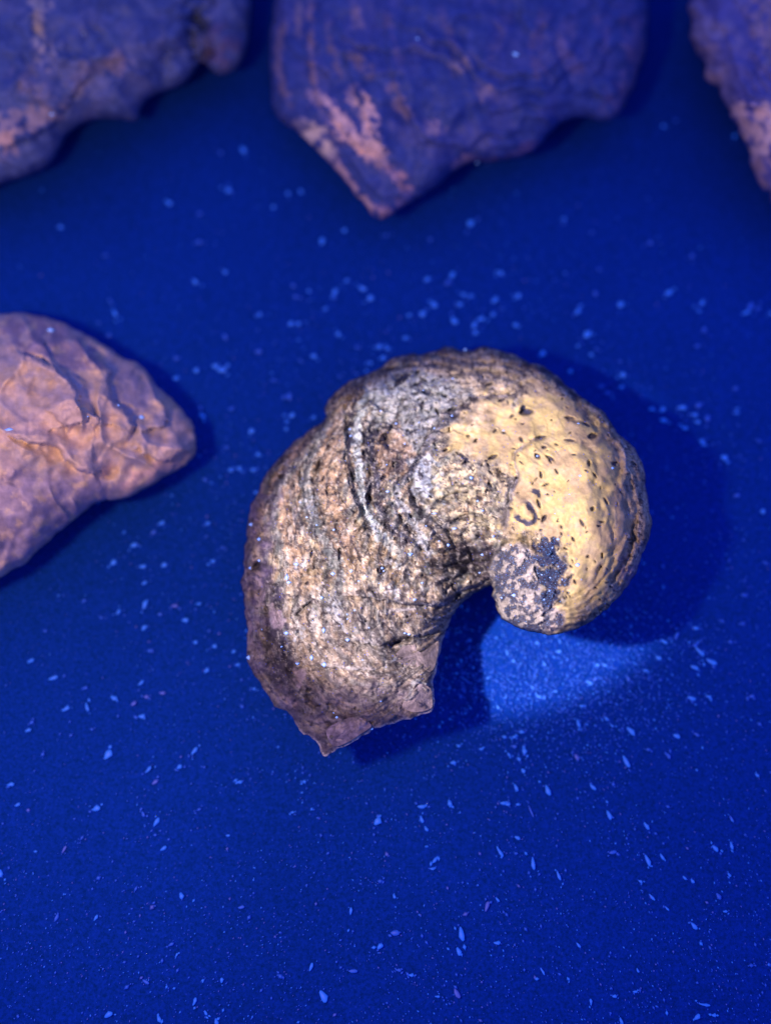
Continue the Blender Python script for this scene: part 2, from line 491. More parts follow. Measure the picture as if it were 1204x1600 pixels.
GROOVES = [  # points, width, depth
    (z2((0, 490), (60, 420), (150, 380), (200, 340), (400, 325), (460, 270), (540, 270)), 4.5, 9),
    (z2((520, 165), (700, 300), (760, 390), (830, 470), (940, 520)), 6, 13),
    (z2((680, 448), (830, 485), (850, 540)), 3.5, 8),
    (z2((860, 540), (940, 600), (960, 700), (940, 800)), 6, 10),
    (z2((760, 560), (830, 640), (850, 720), (830, 800)), 6, 6),
    (z2((600, 530), (480, 580), (410, 640), (430, 750), (390, 850), (380, 950), (350, 1050)), 4.0, 9),
    (z2((330, 700), (345, 800), (330, 900), (300, 960)), 5, 6),
    (z2((0, 885), (100, 845), (200, 845), (260, 870)), 3.2, 9),
    (z2((70, 1000), (180, 950), (240, 965), (300, 1000)), 3.5, 9),
    (z2((140, 1050), (220, 1000), (300, 1020)), 3, 5),
    (z2((470, 880), (520, 940), (510, 990), (430, 960)), 4, 5),
    (z3((870, 590), (760, 620), (650, 640)), 3.5, 7), (z3((600, 690), (720, 668), (820, 632)), 2.6, 7), (z3((620, 600), (740, 570), (880, 480)), 2.8, 7), (z3((660, 560), (780, 510), (890, 400), (940, 290)), 3, 7),
    (z3((700, 520), (810, 450), (870, 340)), 2.8, 5), (z3((930, 480), (985, 380), (1020, 250), (1030, 120)), 3, 8),
    (z3((900, 560), (790, 590), (660, 610)), 3.0, 5),
    (z3((830, 630), (740, 655), (670, 665)), 3, 6),
    (z3((980, 0), (1010, 120), (960, 230), (900, 300)), 5, 10),
    (z3((1040, 60), (1030, 200), (980, 330), (900, 450)), 6, 12),
    (z3((900, 100), (930, 200), (900, 300), (830, 400)), 4, 5),
    (z1((680, 270), (600, 400), (620, 500), (605, 620), (650, 800), (700, 950), (740, 1040)), 3.6, 7),
    (z1((790, 330), (750, 470), (700, 600), (740, 740), (725, 880), (760, 960), (900, 1050), (1000, 1100)), 4, 8),
    (z1((700, 290), (640, 400), (560, 520), (500, 640), (440, 760), (440, 880)), 4, 8),
    (z1((480, 640), (450, 760), (455, 900), (545, 980), (560, 1070)), 3.5, 8),
    (z1((380, 600), (330, 720), (320, 860), (340, 980)), 4.5, 8),
    (z1((280, 700), (230, 820), (210, 960), (200, 1100)), 4.5, 8),
    (z1((560, 430), (480, 540), (420, 640), (390, 760), (400, 880), (350, 1000), (330, 1150)), 4, 7),
    (z1((840, 860), (890, 970), (960, 1060), (1010, 1150)), 3.5, 9),
    (z1((930, 790), (980, 900), (1100, 1000), (1160, 1060)), 3.5, 9),
    (z1((960, 700), (950, 790), (1000, 870), (1080, 890), (1204, 850)), 3.5, 9),
    (z1((1204, 420), (1090, 480), (1010, 590), (960, 690), (850, 800)), 4, 10),
    (z1((1040, 1000), (1100, 1080), (1180, 1110)), 3.0, 7),
    (z1((860, 1010), (980, 1060), (1080, 1140)), 3.0, 7),
    (z1((540, 1140), (700, 1120), (860, 1180), (1000, 1204)), 3, 4),
    (z3((-60, 250), (40, 270), (110, 262), (200, 285), (300, 262)), 3.6, 12), (z3((-40, 330), (60, 350), (150, 340), (240, 330), (300, 330)), 4, 13),
    (z3((0, 440), (90, 420), (180, 365), (280, 345)), 3.4, 11), (z3((60, 540), (150, 480), (220, 455), (290, 415)), 3.6, 12), (z3((20, 200), (110, 230), (190, 230)), 3, 9),
    (z3((-80, 400), (0, 395), (80, 375)), 3, 8), (z3((40, 500), (100, 440), (170, 425)), 2.6, 9), (z3((130, 180), (170, 250), (200, 330)), 3.2, 9), (z3((60, 120), (80, 200), (120, 290)), 3.2, 9),
    (z3((210, 195), (235, 190), (270, 205)), 2.6, 8), (z3((310, 210), (350, 188), (420, 195), (480, 225)), 2.6, 6),
    (z1((430, 500), (380, 620), (370, 760), (400, 860)), 3.4, 8), (z1((600, 640), (560, 760), (590, 880), (620, 960)), 2.8, 7), (z1((660, 700), (690, 850), (700, 1000), (760, 1120)), 2.8, 7),
    (z1((830, 380), (800, 460), (770, 520)), 3, 8), (z1((900, 330), (880, 420), (830, 520), (810, 620)), 3, 7),
    (z1((700, 240), (800, 200), (900, 180), (1050, 170), (1200, 180)), 4, 8), (z2((0, 120), (130, 150), (280, 160), (420, 180)), 4, 8), (z2((60, 230), (200, 200), (330, 210), (420, 260)), 3, 6),
    (z4((340, 410), (400, 350), (440, 330), (480, 390), (480, 440)), 3.5, 8),
    (z4((840, 330), (950, 355), (1100, 358), (1170, 320), (1204, 285)), 3.0, 8),
    (z4((820, 565), (900, 533), (950, 522)), 4.2, 20),
    (z4((950, 525), (1020, 512), (1110, 485)), 1.8, 6),
    (z4((900, 590), (960, 560), (960, 600)), 2, 3),
    (z4((880, 900), (930, 830), (960, 790), (1000, 760)), 2.6, 6),
    (z4((480, 1000), (560, 960), (640, 932), (700, 945), (745, 980)), 4, 9),
    (z4((330, 640), (360, 760), (420, 850), (480, 960)), 6, 8),
    (z4((280, 590), (420, 670), (600, 690), (740, 690)), 2.5, 4),
    (z4((230, 230), (260, 400), (290, 520), (290, 640)), 6, 10),
    (z4((150, 100), (150, 250), (200, 420), (190, 560), (230, 700)), 6, 10),
    (z4((540, 370), (590, 400), (610, 460)), 2.5, 4),
]
LEDGES = [  # points, height, width, high side (+1 = left of travel)
    (z1((640, 280), (590, 420), (600, 560), (600, 700), (640, 850), (700, 1000)), 7, 16, -1),
    (z1((770, 440), (740, 560), (730, 660), (760, 800), (760, 930), (860, 1040), (980, 1100)), 9, 18, +1),
    (z1((1204, 400), (1080, 470), (1000, 600), (950, 700), (860, 800)), 10, 26, +1),
    (z2((120, 370), (200, 325), (400, 320), (460, 262)), 8, 22, -1),
    (z2((600, 520), (480, 570), (405, 640), (425, 750), (385, 850), (370, 1000)), 7, 22, +1),
    (z4((540, 300), (700, 310), (830, 335), (950, 352), (1100, 355), (1204, 290)), 10, 26, +1),
    (z4((560, 520), (760, 560), (900, 530), (1110, 480)), 6, 22, +1),
    (z4((870, 905), (930, 820), (975, 755), (1060, 800)), 8, 16, -1),
    (z4((270, 590), (330, 650), (520, 680), (740, 690), (900, 640)), 5, 20, +1),
    (z4((330, 430), (400, 350), (440, 345), (470, 420)), 6, 14, +1),
    (z4((480, 420), (530, 350), (590, 390), (612, 450)), 6, 14, -1),
    (z2((870, 340), (960, 520), (1000, 700), (990, 850)), 12, 26, -1),
    (z1((400, 560), (330, 680), (300, 830), (330, 980), (320, 1150)), 8, 18, +1),
    (z4((60, 260), (110, 420), (110, 600), (200, 780), (340, 930)), 6, 14, +1),
]
PITS = []
for x, y, a, L, w in [(290, 190, 90, 9, 3), (372, 205, 70, 10, 3), (280, 270, 20, 13, 5), (345, 352, 25, 12, 4.5), (400, 435, 30, 8, 4),
                      (475, 415, 5, 22, 10), (455, 400, 60, 12, 5), (455, 475, 0, 6, 3), (447, 558, -60, 10, 5), (550, 545, 8, 17, 4),
                      (568, 598, 0, 8, 5), (533, 645, -45, 11, 7), (598, 655, -30, 16, 5), (700, 445, -8, 16, 4.5), (700, 562, -6, 17, 4.5),
                      (722, 636, -5, 8, 3), (820, 540, 10, 14, 9), (312, 512, 40, 8, 4), (172, 540, 0, 7, 4), (213, 567, 80, 6, 2.6),
                      (72, 505, 85, 8, 3), (50, 615, 20, 8, 3), (130, 635, -25, 15, 4.5), (165, 672, -10, 9, 5), (195, 690, -60, 7, 3),
                      (300, 650, 25, 16, 6), (265, 668, 0, 6, 3), (243, 690, 65, 7, 3), (288, 730, -45, 9, 4), (632, 725, -60, 10, 3.5),
                      (550, 742, -80, 11, 4.5), (575, 795, 20, 14, 3), (540, 895, -70, 15, 4.5), (567, 970, 55, 13, 6), (585, 845, 0, 5, 3),
                      (802, 682, -80, 10, 5), (765, 995, -60, 14, 4.5), (855, 1010, -5, 8, 3), (718, 1078, -55, 9, 4), (657, 1050, -80, 6, 2.6),
                      (870, 1165, 90, 10, 2.8), (890, 880, -60, 13, 4), (820, 920, 60, 7, 6), (285, 795, -50, 9, 5), (265, 830, 65, 8, 3.4),
                      (85, 400, 20, 13, 5), (45, 330, -30, 11, 3.6), (10, 415, -65, 12, 3.6), (20, 318, 10, 6, 2.6), (1035, 685, -35, 10, 5),
                      (430, 640, 0, 5, 3), (935, 680, 10, 10, 5), (790, 480, -30, 12, 4), (410, 605, -20, 7, 3),
                      (640, 1130, 60, 6, 3)]:
    PITS.append((680 + x / 3.344, 520 + y / 3.344, L, w, a))
for x, y, a, L, w in [(870, 295, 90, 10, 3), (833, 325, -60, 7, 2.6), (790, 365, 80, 6, 2.6), (708, 405, 60, 8, 4), (728, 432, -60, 9, 3.4),
                      (835, 463, 0, 6, 2.6), (685, 283, 80, 6, 2.6), (795, 300, 30, 6, 4), (895, 435, 10, 7, 2.4), (605, 560, 90, 9, 3),
                      (625, 660, 70, 6, 3), (550, 160, 0, 5, 3)]:
    PITS.append((680 + x / 3.344, 780 + y / 3.344, L, w, a))
for x, y, a, L, w in [(880, 250, 55, 20, 8), (918, 238, 50, 16, 3.5), (978, 205, 50, 8, 5), (970, 270, 20, 12, 5), (965, 318, 10, 12, 5),
                      (1030, 312, -20, 16, 9), (1003, 380, 78, 17, 5), (970, 402, 70, 7, 2.6), (1080, 415, -62, 11, 4), (1160, 398, 20, 13, 4.6),
                      (1060, 247, 40, 9, 3.4), (1095, 318, 0, 7, 2.6), (1120, 332, -30, 10, 3), (920, 460, 50, 7, 3), (955, 470, 60, 6, 2.6),
                      (925, 510, 20, 7, 5), (810, 545, 80, 12, 6), (800, 755, 35, 11, 6), (640, 735, -80, 22, 7), (535, 550, 10, 9, 3.5),
                      (485, 760, 70, 11, 4), (548, 835, -60, 7, 3), (555, 990, 85, 9, 4), (570, 1155, 88, 20, 6), (425, 1155, 78, 12, 4.5),
                      (600, 1120, 40, 6, 3), (575, 740, 60, 5, 4), (725, 1025, -50, 13, 5), (940, 955, -60, 10, 4), (815, 935, 0, 7, 3),
                      (890, 962, -60, 12, 4), (865, 690, 20, 12, 9), (885, 650, 60, 9, 6), (1140, 505, 85, 8, 3), (1075, 603, 0, 7, 3),
                      (1125, 612, 20, 8, 3.2), (690, 470, 70, 9, 4), (700, 620, 60, 12, 8), (740, 560, 40, 12, 9), (740, 660, -30, 12, 9),
                      (630, 480, 70, 20, 6), (720, 860, -50, 12, 8), (265, 750, 30, 9, 6), (330, 690, 70, 10, 4), (860, 1075, 30, 6, 4)]:
    PITS.append((360 + x / 3.344, 520 + y / 3.344, L, w, a))
for x, y, a, L, w in [(790, 168, 10, 15, 12), (620, 280, -15, 8, 3), (400, 235, 40, 7, 3.5), (650, 890, 60, 6, 3.6), (460, 878, 10, 8, 3.4),
                      (510, 870, 0, 7, 2.8), (420, 590, 80, 9, 4), (410, 795, 30, 10, 7), (350, 495, 70, 10, 5), (1165, 260, -60, 14, 6)]:
    PITS.append((360 + x / 3.344, 840 + y / 3.344, L, w, a))
_r = random.Random(3)
for k in range(60):                                   # the finest borings, over the smooth yellow side
    PITS.append((_r.uniform(690, 970), _r.uniform(600, 960), _r.uniform(3.5, 6), _r.uniform(1.8, 2.6), _r.uniform(0, 180)))
for k in range(40):
    PITS.append((_r.uniform(420, 700), _r.uniform(600, 1080), _r.uniform(3.5, 6.5), _r.uniform(2, 3.2), _r.uniform(40, 120)))

for k in range(34):
    PITS.append((_r.uniform(620, 810), _r.uniform(575, 830), _r.uniform(6, 11), _r.uniform(2.4, 4), _r.uniform(-70, 60)))
for k in range(26):
    PITS.append((_r.uniform(770, 975), _r.uniform(600, 950), _r.uniform(6, 10), _r.uniform(2.2, 3.4), _r.uniform(-80, 10)))

PATCH = z3((545, 200), (600, 198), (640, 240), (645, 330), (680, 400), (672, 460), (630, 540), (560, 545), (548, 450), (540, 350), (525, 280))
BEAK = [(776, 862), (792, 850), (818, 852), (836, 868), (845, 900), (848, 940), (872, 950), (882, 966), (862, 986), (820, 984), (785, 966), (768, 932), (768, 890)]
VALLEY = [(712, 852), (740, 846), (770, 856), (780, 880), (772, 905), (752, 908), (728, 900), (706, 884)]
def z0(*p): return [(360 + x / 1.75, 516 + y / 1.75) for x, y in p]


YELLOW = z0((578, 292), (610, 245), (650, 205), (690, 185), (790, 178), (830, 150), (900, 165), (980, 225), (1050, 300), (1080, 380), (1090, 470), (1085, 560),
            (1050, 680), (990, 760), (900, 815), (870, 800), (905, 700), (900, 600), (850, 565), (790, 568), (750, 560), (745, 480), (775, 400), (720, 372), (640, 335))
# strands of pigment running with the growth plates: points, half width, colour, strength
STRANDS = [
    (z0((330, 180), (275, 300), (265, 420), (300, 540), (330, 640)), 17, (0.36, 0.245, 0.115), 0.75),
    (z0((250, 280), (180, 380), (150, 480), (170, 600), (200, 700)), 20, (0.38, 0.26, 0.125), 0.75),
    (z0((290, 200), (225, 330), (205, 440), (235, 540), (290, 640), (300, 720)), 9, (0.19, 0.215, 0.175), 0.85),
    (z0((200, 340), (130, 430), (120, 540), (150, 640)), 8, (0.20, 0.215, 0.18), 0.8),
    (z0((420, 120), (375, 180), (345, 260), (348, 360), (362, 460), (400, 550), (460, 610)), 8, (0.36, 0.42, 0.36), 0.9),
    (z0((460, 110), (430, 150), (400, 210), (380, 260)), 8, (0.36, 0.41, 0.37), 0.8),
    (z0((365, 140), (340, 195), (325, 280), (324, 370), (345, 460), (380, 545)), 2.8, (0.03, 0.034, 0.06), 0.85),
    (z0((395, 240), (378, 300), (385, 360), (402, 400), (400, 470), (430, 540), (520, 585)), 5, (0.03, 0.035, 0.06), 0.85),
    (z0((450, 420), (470, 480), (520, 560), (545, 620)), 5, (0.34, 0.37, 0.33), 0.8), (z0((440, 440), (410, 470), (440, 530), (500, 600)), 4, (0.035, 0.03, 0.05), 0.7),
    (z0((480, 430), (510, 490), (570, 560), (600, 600)), 4, (0.05, 0.04, 0.05), 0.7), (z0((520, 460), (560, 510), (600, 540)), 4, (0.36, 0.36, 0.30), 0.7),
    (z0((660, 190), (600, 240), (545, 300), (510, 360), (470, 420)), 5.5, (0.05, 0.055, 0.07), 0.8),
    (z0((630, 190), (560, 270), (520, 330)), 6, (0.16, 0.165, 0.14), 0.7),
    (z0((790, 390), (760, 450), (745, 550)), 6, (0.20, 0.20, 0.17), 0.85), (z0((560, 470), (630, 445), (690, 460)), 3, (0.05, 0.045, 0.05), 0.8), (z0((600, 530), (650, 510), (700, 525)), 3, (0.05, 0.045, 0.05), 0.8),
    (z0((400, 770), (500, 760), (600, 740)), 3, (0.40, 0.40, 0.34), 0.6), (z0((280, 740), (300, 800), (320, 830)), 3, (0.38, 0.42, 0.37), 0.7), (z0((250, 920), (330, 922), (400, 925)), 2.4, (0.36, 0.31, 0.22), 0.5),
    (z0((440, 905), (470, 880), (465, 860)), 2, (0.42, 0.48, 0.42), 0.85), (z0((490, 1010), (500, 960), (530, 965), (553, 990)), 2.6, (0.42, 0.44, 0.36), 0.8),
    (z0((600, 620), (680, 660), (700, 640)), 5, (0.05, 0.045, 0.06), 0.8), (z0((560, 680), (640, 660), (690, 650)), 4, (0.24, 0.23, 0.19), 0.6), (z0((580, 745), (640, 725), (700, 695)), 4, (0.04, 0.035, 0.05), 0.8),
    (z0((480, 640), (560, 650), (620, 640)), 3, (0.06, 0.055, 0.06), 0.6), (z0((420, 740), (540, 750), (620, 735)), 3, (0.06, 0.05, 0.05), 0.6),
    (z0((780, 80), (870, 130), (950, 180), (1030, 250)), 5, (0.34, 0.25, 0.15), 0.7), (z0((700, 60), (800, 100), (880, 110)), 5, (0.13, 0.10, 0.09), 0.6), (z0((450, 80), (560, 60), (680, 50)), 6, (0.10, 0.08, 0.09), 0.7),
]
FOLDS = [(z0((560, 440), (620, 415), (690, 430), (735, 470)), 9, 9), (z0((560, 510), (620, 480), (690, 495), (735, 530)), 8, 9), (z0((600, 560), (650, 540), (710, 555)), 6, 8),
         (z0((620, 350), (640, 385), (630, 415)), 7, 6), (z0((755, 400), (735, 470), (735, 540)), 9, 8), (z0((520, 420), (560, 480), (600, 560)), 7, 7), (z0((470, 430), (500, 500), (560, 580)), 6, 7)]
INK = [(z0((776, 500), (792, 522), (815, 530), (832, 518), (826, 494), (812, 474), (798, 466)), 4.6), (z0((822, 438), (838, 446), (842, 458)), 5.0), (z0((781, 508), (788, 516)), 5.5),
       (z0((792, 218), (800, 206), (806, 222), (822, 224)), 3.6), (z0((628, 340), (640, 350), (652, 356)), 3.0), (z0((510, 160), (530, 170), (552, 176)), 4.5), (z0((460, 140), (474, 130), (486, 122)), 4.5)]
SKEINS = [([(x + 3 * k, y) for x, y in z0((310, 190), (240, 320), (215, 430), (240, 540), (290, 660))], 1.6, (0.05, 0.05, 0.06), 0.55) for k in (-14, -8, -3, 4, 9, 15)]
STRANDS += SKEINS


def strand(x, y, pts, w, seed):
    poly = smooth_loop(pts, 5, False)
    m = (x > poly[:, 0].min() - 3 * w - 8) & (x < poly[:, 0].max() + 3 * w + 8) & (y > poly[:, 1].min() - 3 * w - 8) & (y < poly[:, 1].max() + 3 * w + 8)
    out = np.zeros(x.shape); a = x[m]; b = y[m]
    if len(a) == 0:
        return out
    d, _, _, _, t = seg_near(a + 0.5 * w * fbm(a, b, 18, 4, seed), b + 0.5 * w * fbm(a, b, 18, 4, seed + 1), poly, False)
    tp = np.clip(np.minimum(t, 1 - t) * 8, 0, 1)
    out[m] = sstep(1.25, 0.6, d / w + 0.55 * fbm(a, b, 10, 4, seed + 2, 0.65)) * (0.3 + 0.7 * tp)
    return out


HINGE = (752.0, 888.0)

_u_main = inflate(poly_main, 3.0)
_mx, _my = np.meshgrid(np.arange(380, 1010, 6.0), np.arange(545, 1180, 6.0))
U_MAIN = float(np.max(np.where(inside(_mx, _my, poly_main), _u_main(_mx, _my) * seg_near(_mx, _my, poly_main, True)[0], 0)))


def q_growth(x, y):
    dx = x - HINGE[0]; dy = y - HINGE[1]
    th = np.arctan2(dy, dx)
    pa = np.arctan2(poly_main[:, 1] - HINGE[1], poly_main[:, 0] - HINGE[0]); pr = np.hypot(poly_main[:, 0] - HINGE[0], poly_main[:, 1] - HINGE[1])
    o = np.argsort(pa)
    a = np.concatenate([pa[o] - 2 * np.pi, pa[o], pa[o] + 2 * np.pi]); r = np.tile(pr[o], 3)
    g = np.linspace(-np.pi - 1, np.pi + 1, 900); rr = np.interp(g, a, r)
    k = np.hanning(61); k /= k.sum(); rr = np.convolve(rr, k, 'same')
    return np.hypot(dx, dy) / np.interp(th, g, rr), th


def growth_lines(x, y):
    q, th = q_growth(x, y)
    w = q * 16 + 0.9 * fbm(x, y, 120, 2, 215) + 0.35 * fbm(x, y, 34, 3, 217)
    f = w - np.floor(w)
    where = sstep(-0.1, 0.3, fbm(x + 37 * np.floor(w), y, 60, 3, 219)) * sstep(0.14, 0.3, q)
    side = np.maximum(sstep(760, 690, x), 0.3 * sstep(915, 960, x))
    side = np.maximum(side, sstep(610, 580, y))
    side = side * (1 - 0.7 * sstep(960, 1040, y)) * 0.85
    return f, where * side


def rim_main(x, y):
    # height of the widest girth above the table, round the outline
    h = 110 + 62 * sstep(760, 960, x) + 58 * sstep(980, 1100, y) * sstep(430, 640, x)
    h = h + 40 * sstep(900, 990, y) * sstep(740, 800, x) - 30 * sstep(420, 480, x) * sstep(700, 560, y) * 0
    return h + 7 * fbm(x, y, 60, 3, 60)


pit_mask_cache = {}


def top_main(x, y, d, zr):
    u = np.maximum(_u_main(x, y) * d, 0)
    body = (u / U_MAIN)
    lipz = sstep(930, 1040, y) * sstep(770, 700, x)
    h = zr + 128 * np.power(np.clip(body, 0, None), 0.44 - 0.16 * sstep(780, 900, x) - 0.12 * sstep(720, 620, y) * sstep(900, 780, x) + 0.42 * lipz + 0.2 * sstep(520, 430, x) * (1 - lipz)) * (1 - 0.0 * lipz)
    q, th = q_growth(x, y)
    # coil: the beak whorl stands apart from the body, valley between
    vd = np.hypot((x - 742) / 46, (y - 880) / 27)
    h = h - 46 * np.exp(-vd ** 2 * 1.3)
    bk = np.hypot((x - 822) / 62, (y - 925) / 70)
    h = h + 26 * np.exp(-bk ** 2 * 1.2)
    vy = groove(x, y, [(768, 925), (772, 895), (776, 868), (800, 848), (840, 846)], 9, 20, 0.05)
    h = h + vy + 6 * np.exp(-vd ** 2) * fbm(x, y, 14, 3, 28)
    # broad swelling of the yellow side and sag of the flank
    h = h + 10 * np.exp(-(((x - 900) / 150) ** 2 + ((y - 740) / 170) ** 2))
    h = h - 14 * np.exp(-(((x - 690) / 60) ** 2 + ((y - 800) / 70) ** 2))
    # ledge low behind the right flank
    h = h + groove(x, y, [(955, 660), (968, 700), (980, 750), (988, 800), (986, 850), (970, 900), (948, 935)], 8, 6, 0.3, 5)
    # growth plates
    yl = polymask(x, y, YELLOW, 14, 10, 40, 8)
    amp = (1 - 0.8 * yl) * (1 - 0.5 * sstep(880, 930, x)) * (0.35 + 0.65 * sstep(0.2, 0.7, q)) * sstep(0, 14, d)
    amp *= (0.55 + 0.45 * fbm(x, y, 90, 2, 14)) * (1 - 0.75 * sstep(900, 990, y) * sstep(760, 700, x))
    wr = q * 12 + 1.5 * fbm(x, y, 130, 2, 15) + 0.55 * fbm(x, y, 45, 3, 17)
    f = wr - np.floor(wr)
    saw = np.power(f, 2.0) * sstep(1.0, 0.86, f)
    h = h + (11 + 9 * sstep(700, 560, x)) * amp * saw
    wr2 = q * 46 + 3.0 * fbm(x, y, 110, 3, 18)
    h = h + 1.0 * amp * np.sin(wr2 * 2 * np.pi)
    gf, gw = growth_lines(x, y)
    h = h + 6.5 * gw * np.power(gf, 1.5) * sstep(1.0, 0.93, gf) * sstep(0, 10, d)
    for pts, w, dep in GROOVES:
        h = h + groove(x, y, pts, w, dep)
    for i, (pts, w, dep) in enumerate(FOLDS):
        h = h + groove(x, y, pts, w, -dep, 0.2, 3)
    for i, (pts, A, wd, s) in enumerate(LEDGES):
        h = h + ledge(x, y, pts, A, wd, s, seed=31 + i)
    fac = np.maximum(sstep(470, 430, x), sstep(1030, 1080, y)) * sstep(0, 12, d)
    h = h + fac * 13 * (0.5 - np.abs(fbm(x, y, 52, 3, 130))) + fac * 4 * (0.5 - np.abs(fbm(x, y, 20, 2, 131)))
    # lumps, crumbly crust
    edge = sstep(0, 10, d)
    h = h + edge * (7 * fbm(x, y, 60, 3, 19) * (1 - 0.35 * yl) + 1.0 * fbm(x, y, 19, 3, 21) * (1 - 0.6 * yl) + 2.3 * fbm(q * 370, th * 70, 15, 4, 29) * (1 - 0.72 * yl) * (1 - 0.6 * mid_mask(x, y)) + 0.4 * fbm(x, y, 7, 3, 23) * (1 - 0.8 * yl))
    rid = 1 - np.abs(fbm(x, y, 34, 3, 25)) * 2.2
    h = h - 3.0 * edge * np.clip(rid - 0.62, 0, 1) * 2.2 * (1 - 0.92 * yl)
    flank = sstep(905, 960, x)
    h = h + edge * flank * 1.5 * np.sin(q * 60 + 5 * fbm(x, y, 50, 3, 27))
    for i, (a, b, L, w, an) in enumerate(PITS):
        dh, k = pit(x, y, a, b, L * 1.05, w * 1.1, an, min(8, 1.5 + w * 0.8))
        h = h + dh
    cr = np.maximum(polymask(x, y, PATCH, 4, 17, 17, 33), polymask(x, y, BEAK, 4, 5, 16, 34) * sstep(-0.22, 0.06, fbm(x, y, 15, 5, 36, 0.62)))
    h = h - 4 * cr + 2.6 * cr * fbm(x, y, 5, 2, 37)
    return np.maximum(h, 6)


def under_main(x, y, d, zr, zt):
    solid = zr * (1 - sstep(0, 110, d)) + 2
    lipw = sstep(960, 1060, y) * sstep(760, 690, x)
    lipw = np.maximum(lipw, sstep(470, 420, x) * 0.7)
    hollow = zt - 4 - 20 * sstep(0, 6, d)
    hl = sstep(150, 90, d) * lipw
    return np.maximum(solid * (1 - hl) + hollow * hl, 1.0)


def lerp(c, d, m):
    return c * (1 - m[:, None]) + np.array(d)[None, :] * m[:, None]


OCHRE = (0.33, 0.25, 0.115); CREAM = (0.48, 0.41, 0.22); GREY = (0.20, 0.25, 0.20); BROWN = (0.10, 0.083, 0.06)
YEL = (0.54, 0.455, 0.155); PALE = (0.42, 0.43, 0.38); DARK = (0.035, 0.035, 0.055); PINK = (0.52, 0.33, 0.22); DUSK = (0.12, 0.085, 0.10)


def mid_mask(x, y):
    return polymask(x, y, z0((520, 330), (640, 320), (722, 360), (770, 400), (750, 480), (745, 570), (700, 600), (640, 590), (580, 560), (520, 480), (490, 400)), 14, 12, 24, 112)


def grit_main(x, y):
    yl = polymask(x, y, YELLOW, 10, 8, 30, 8)
    return 1.1 - 0.74 * yl - 0.5 * mid_mask(x, y) * (1 - yl)


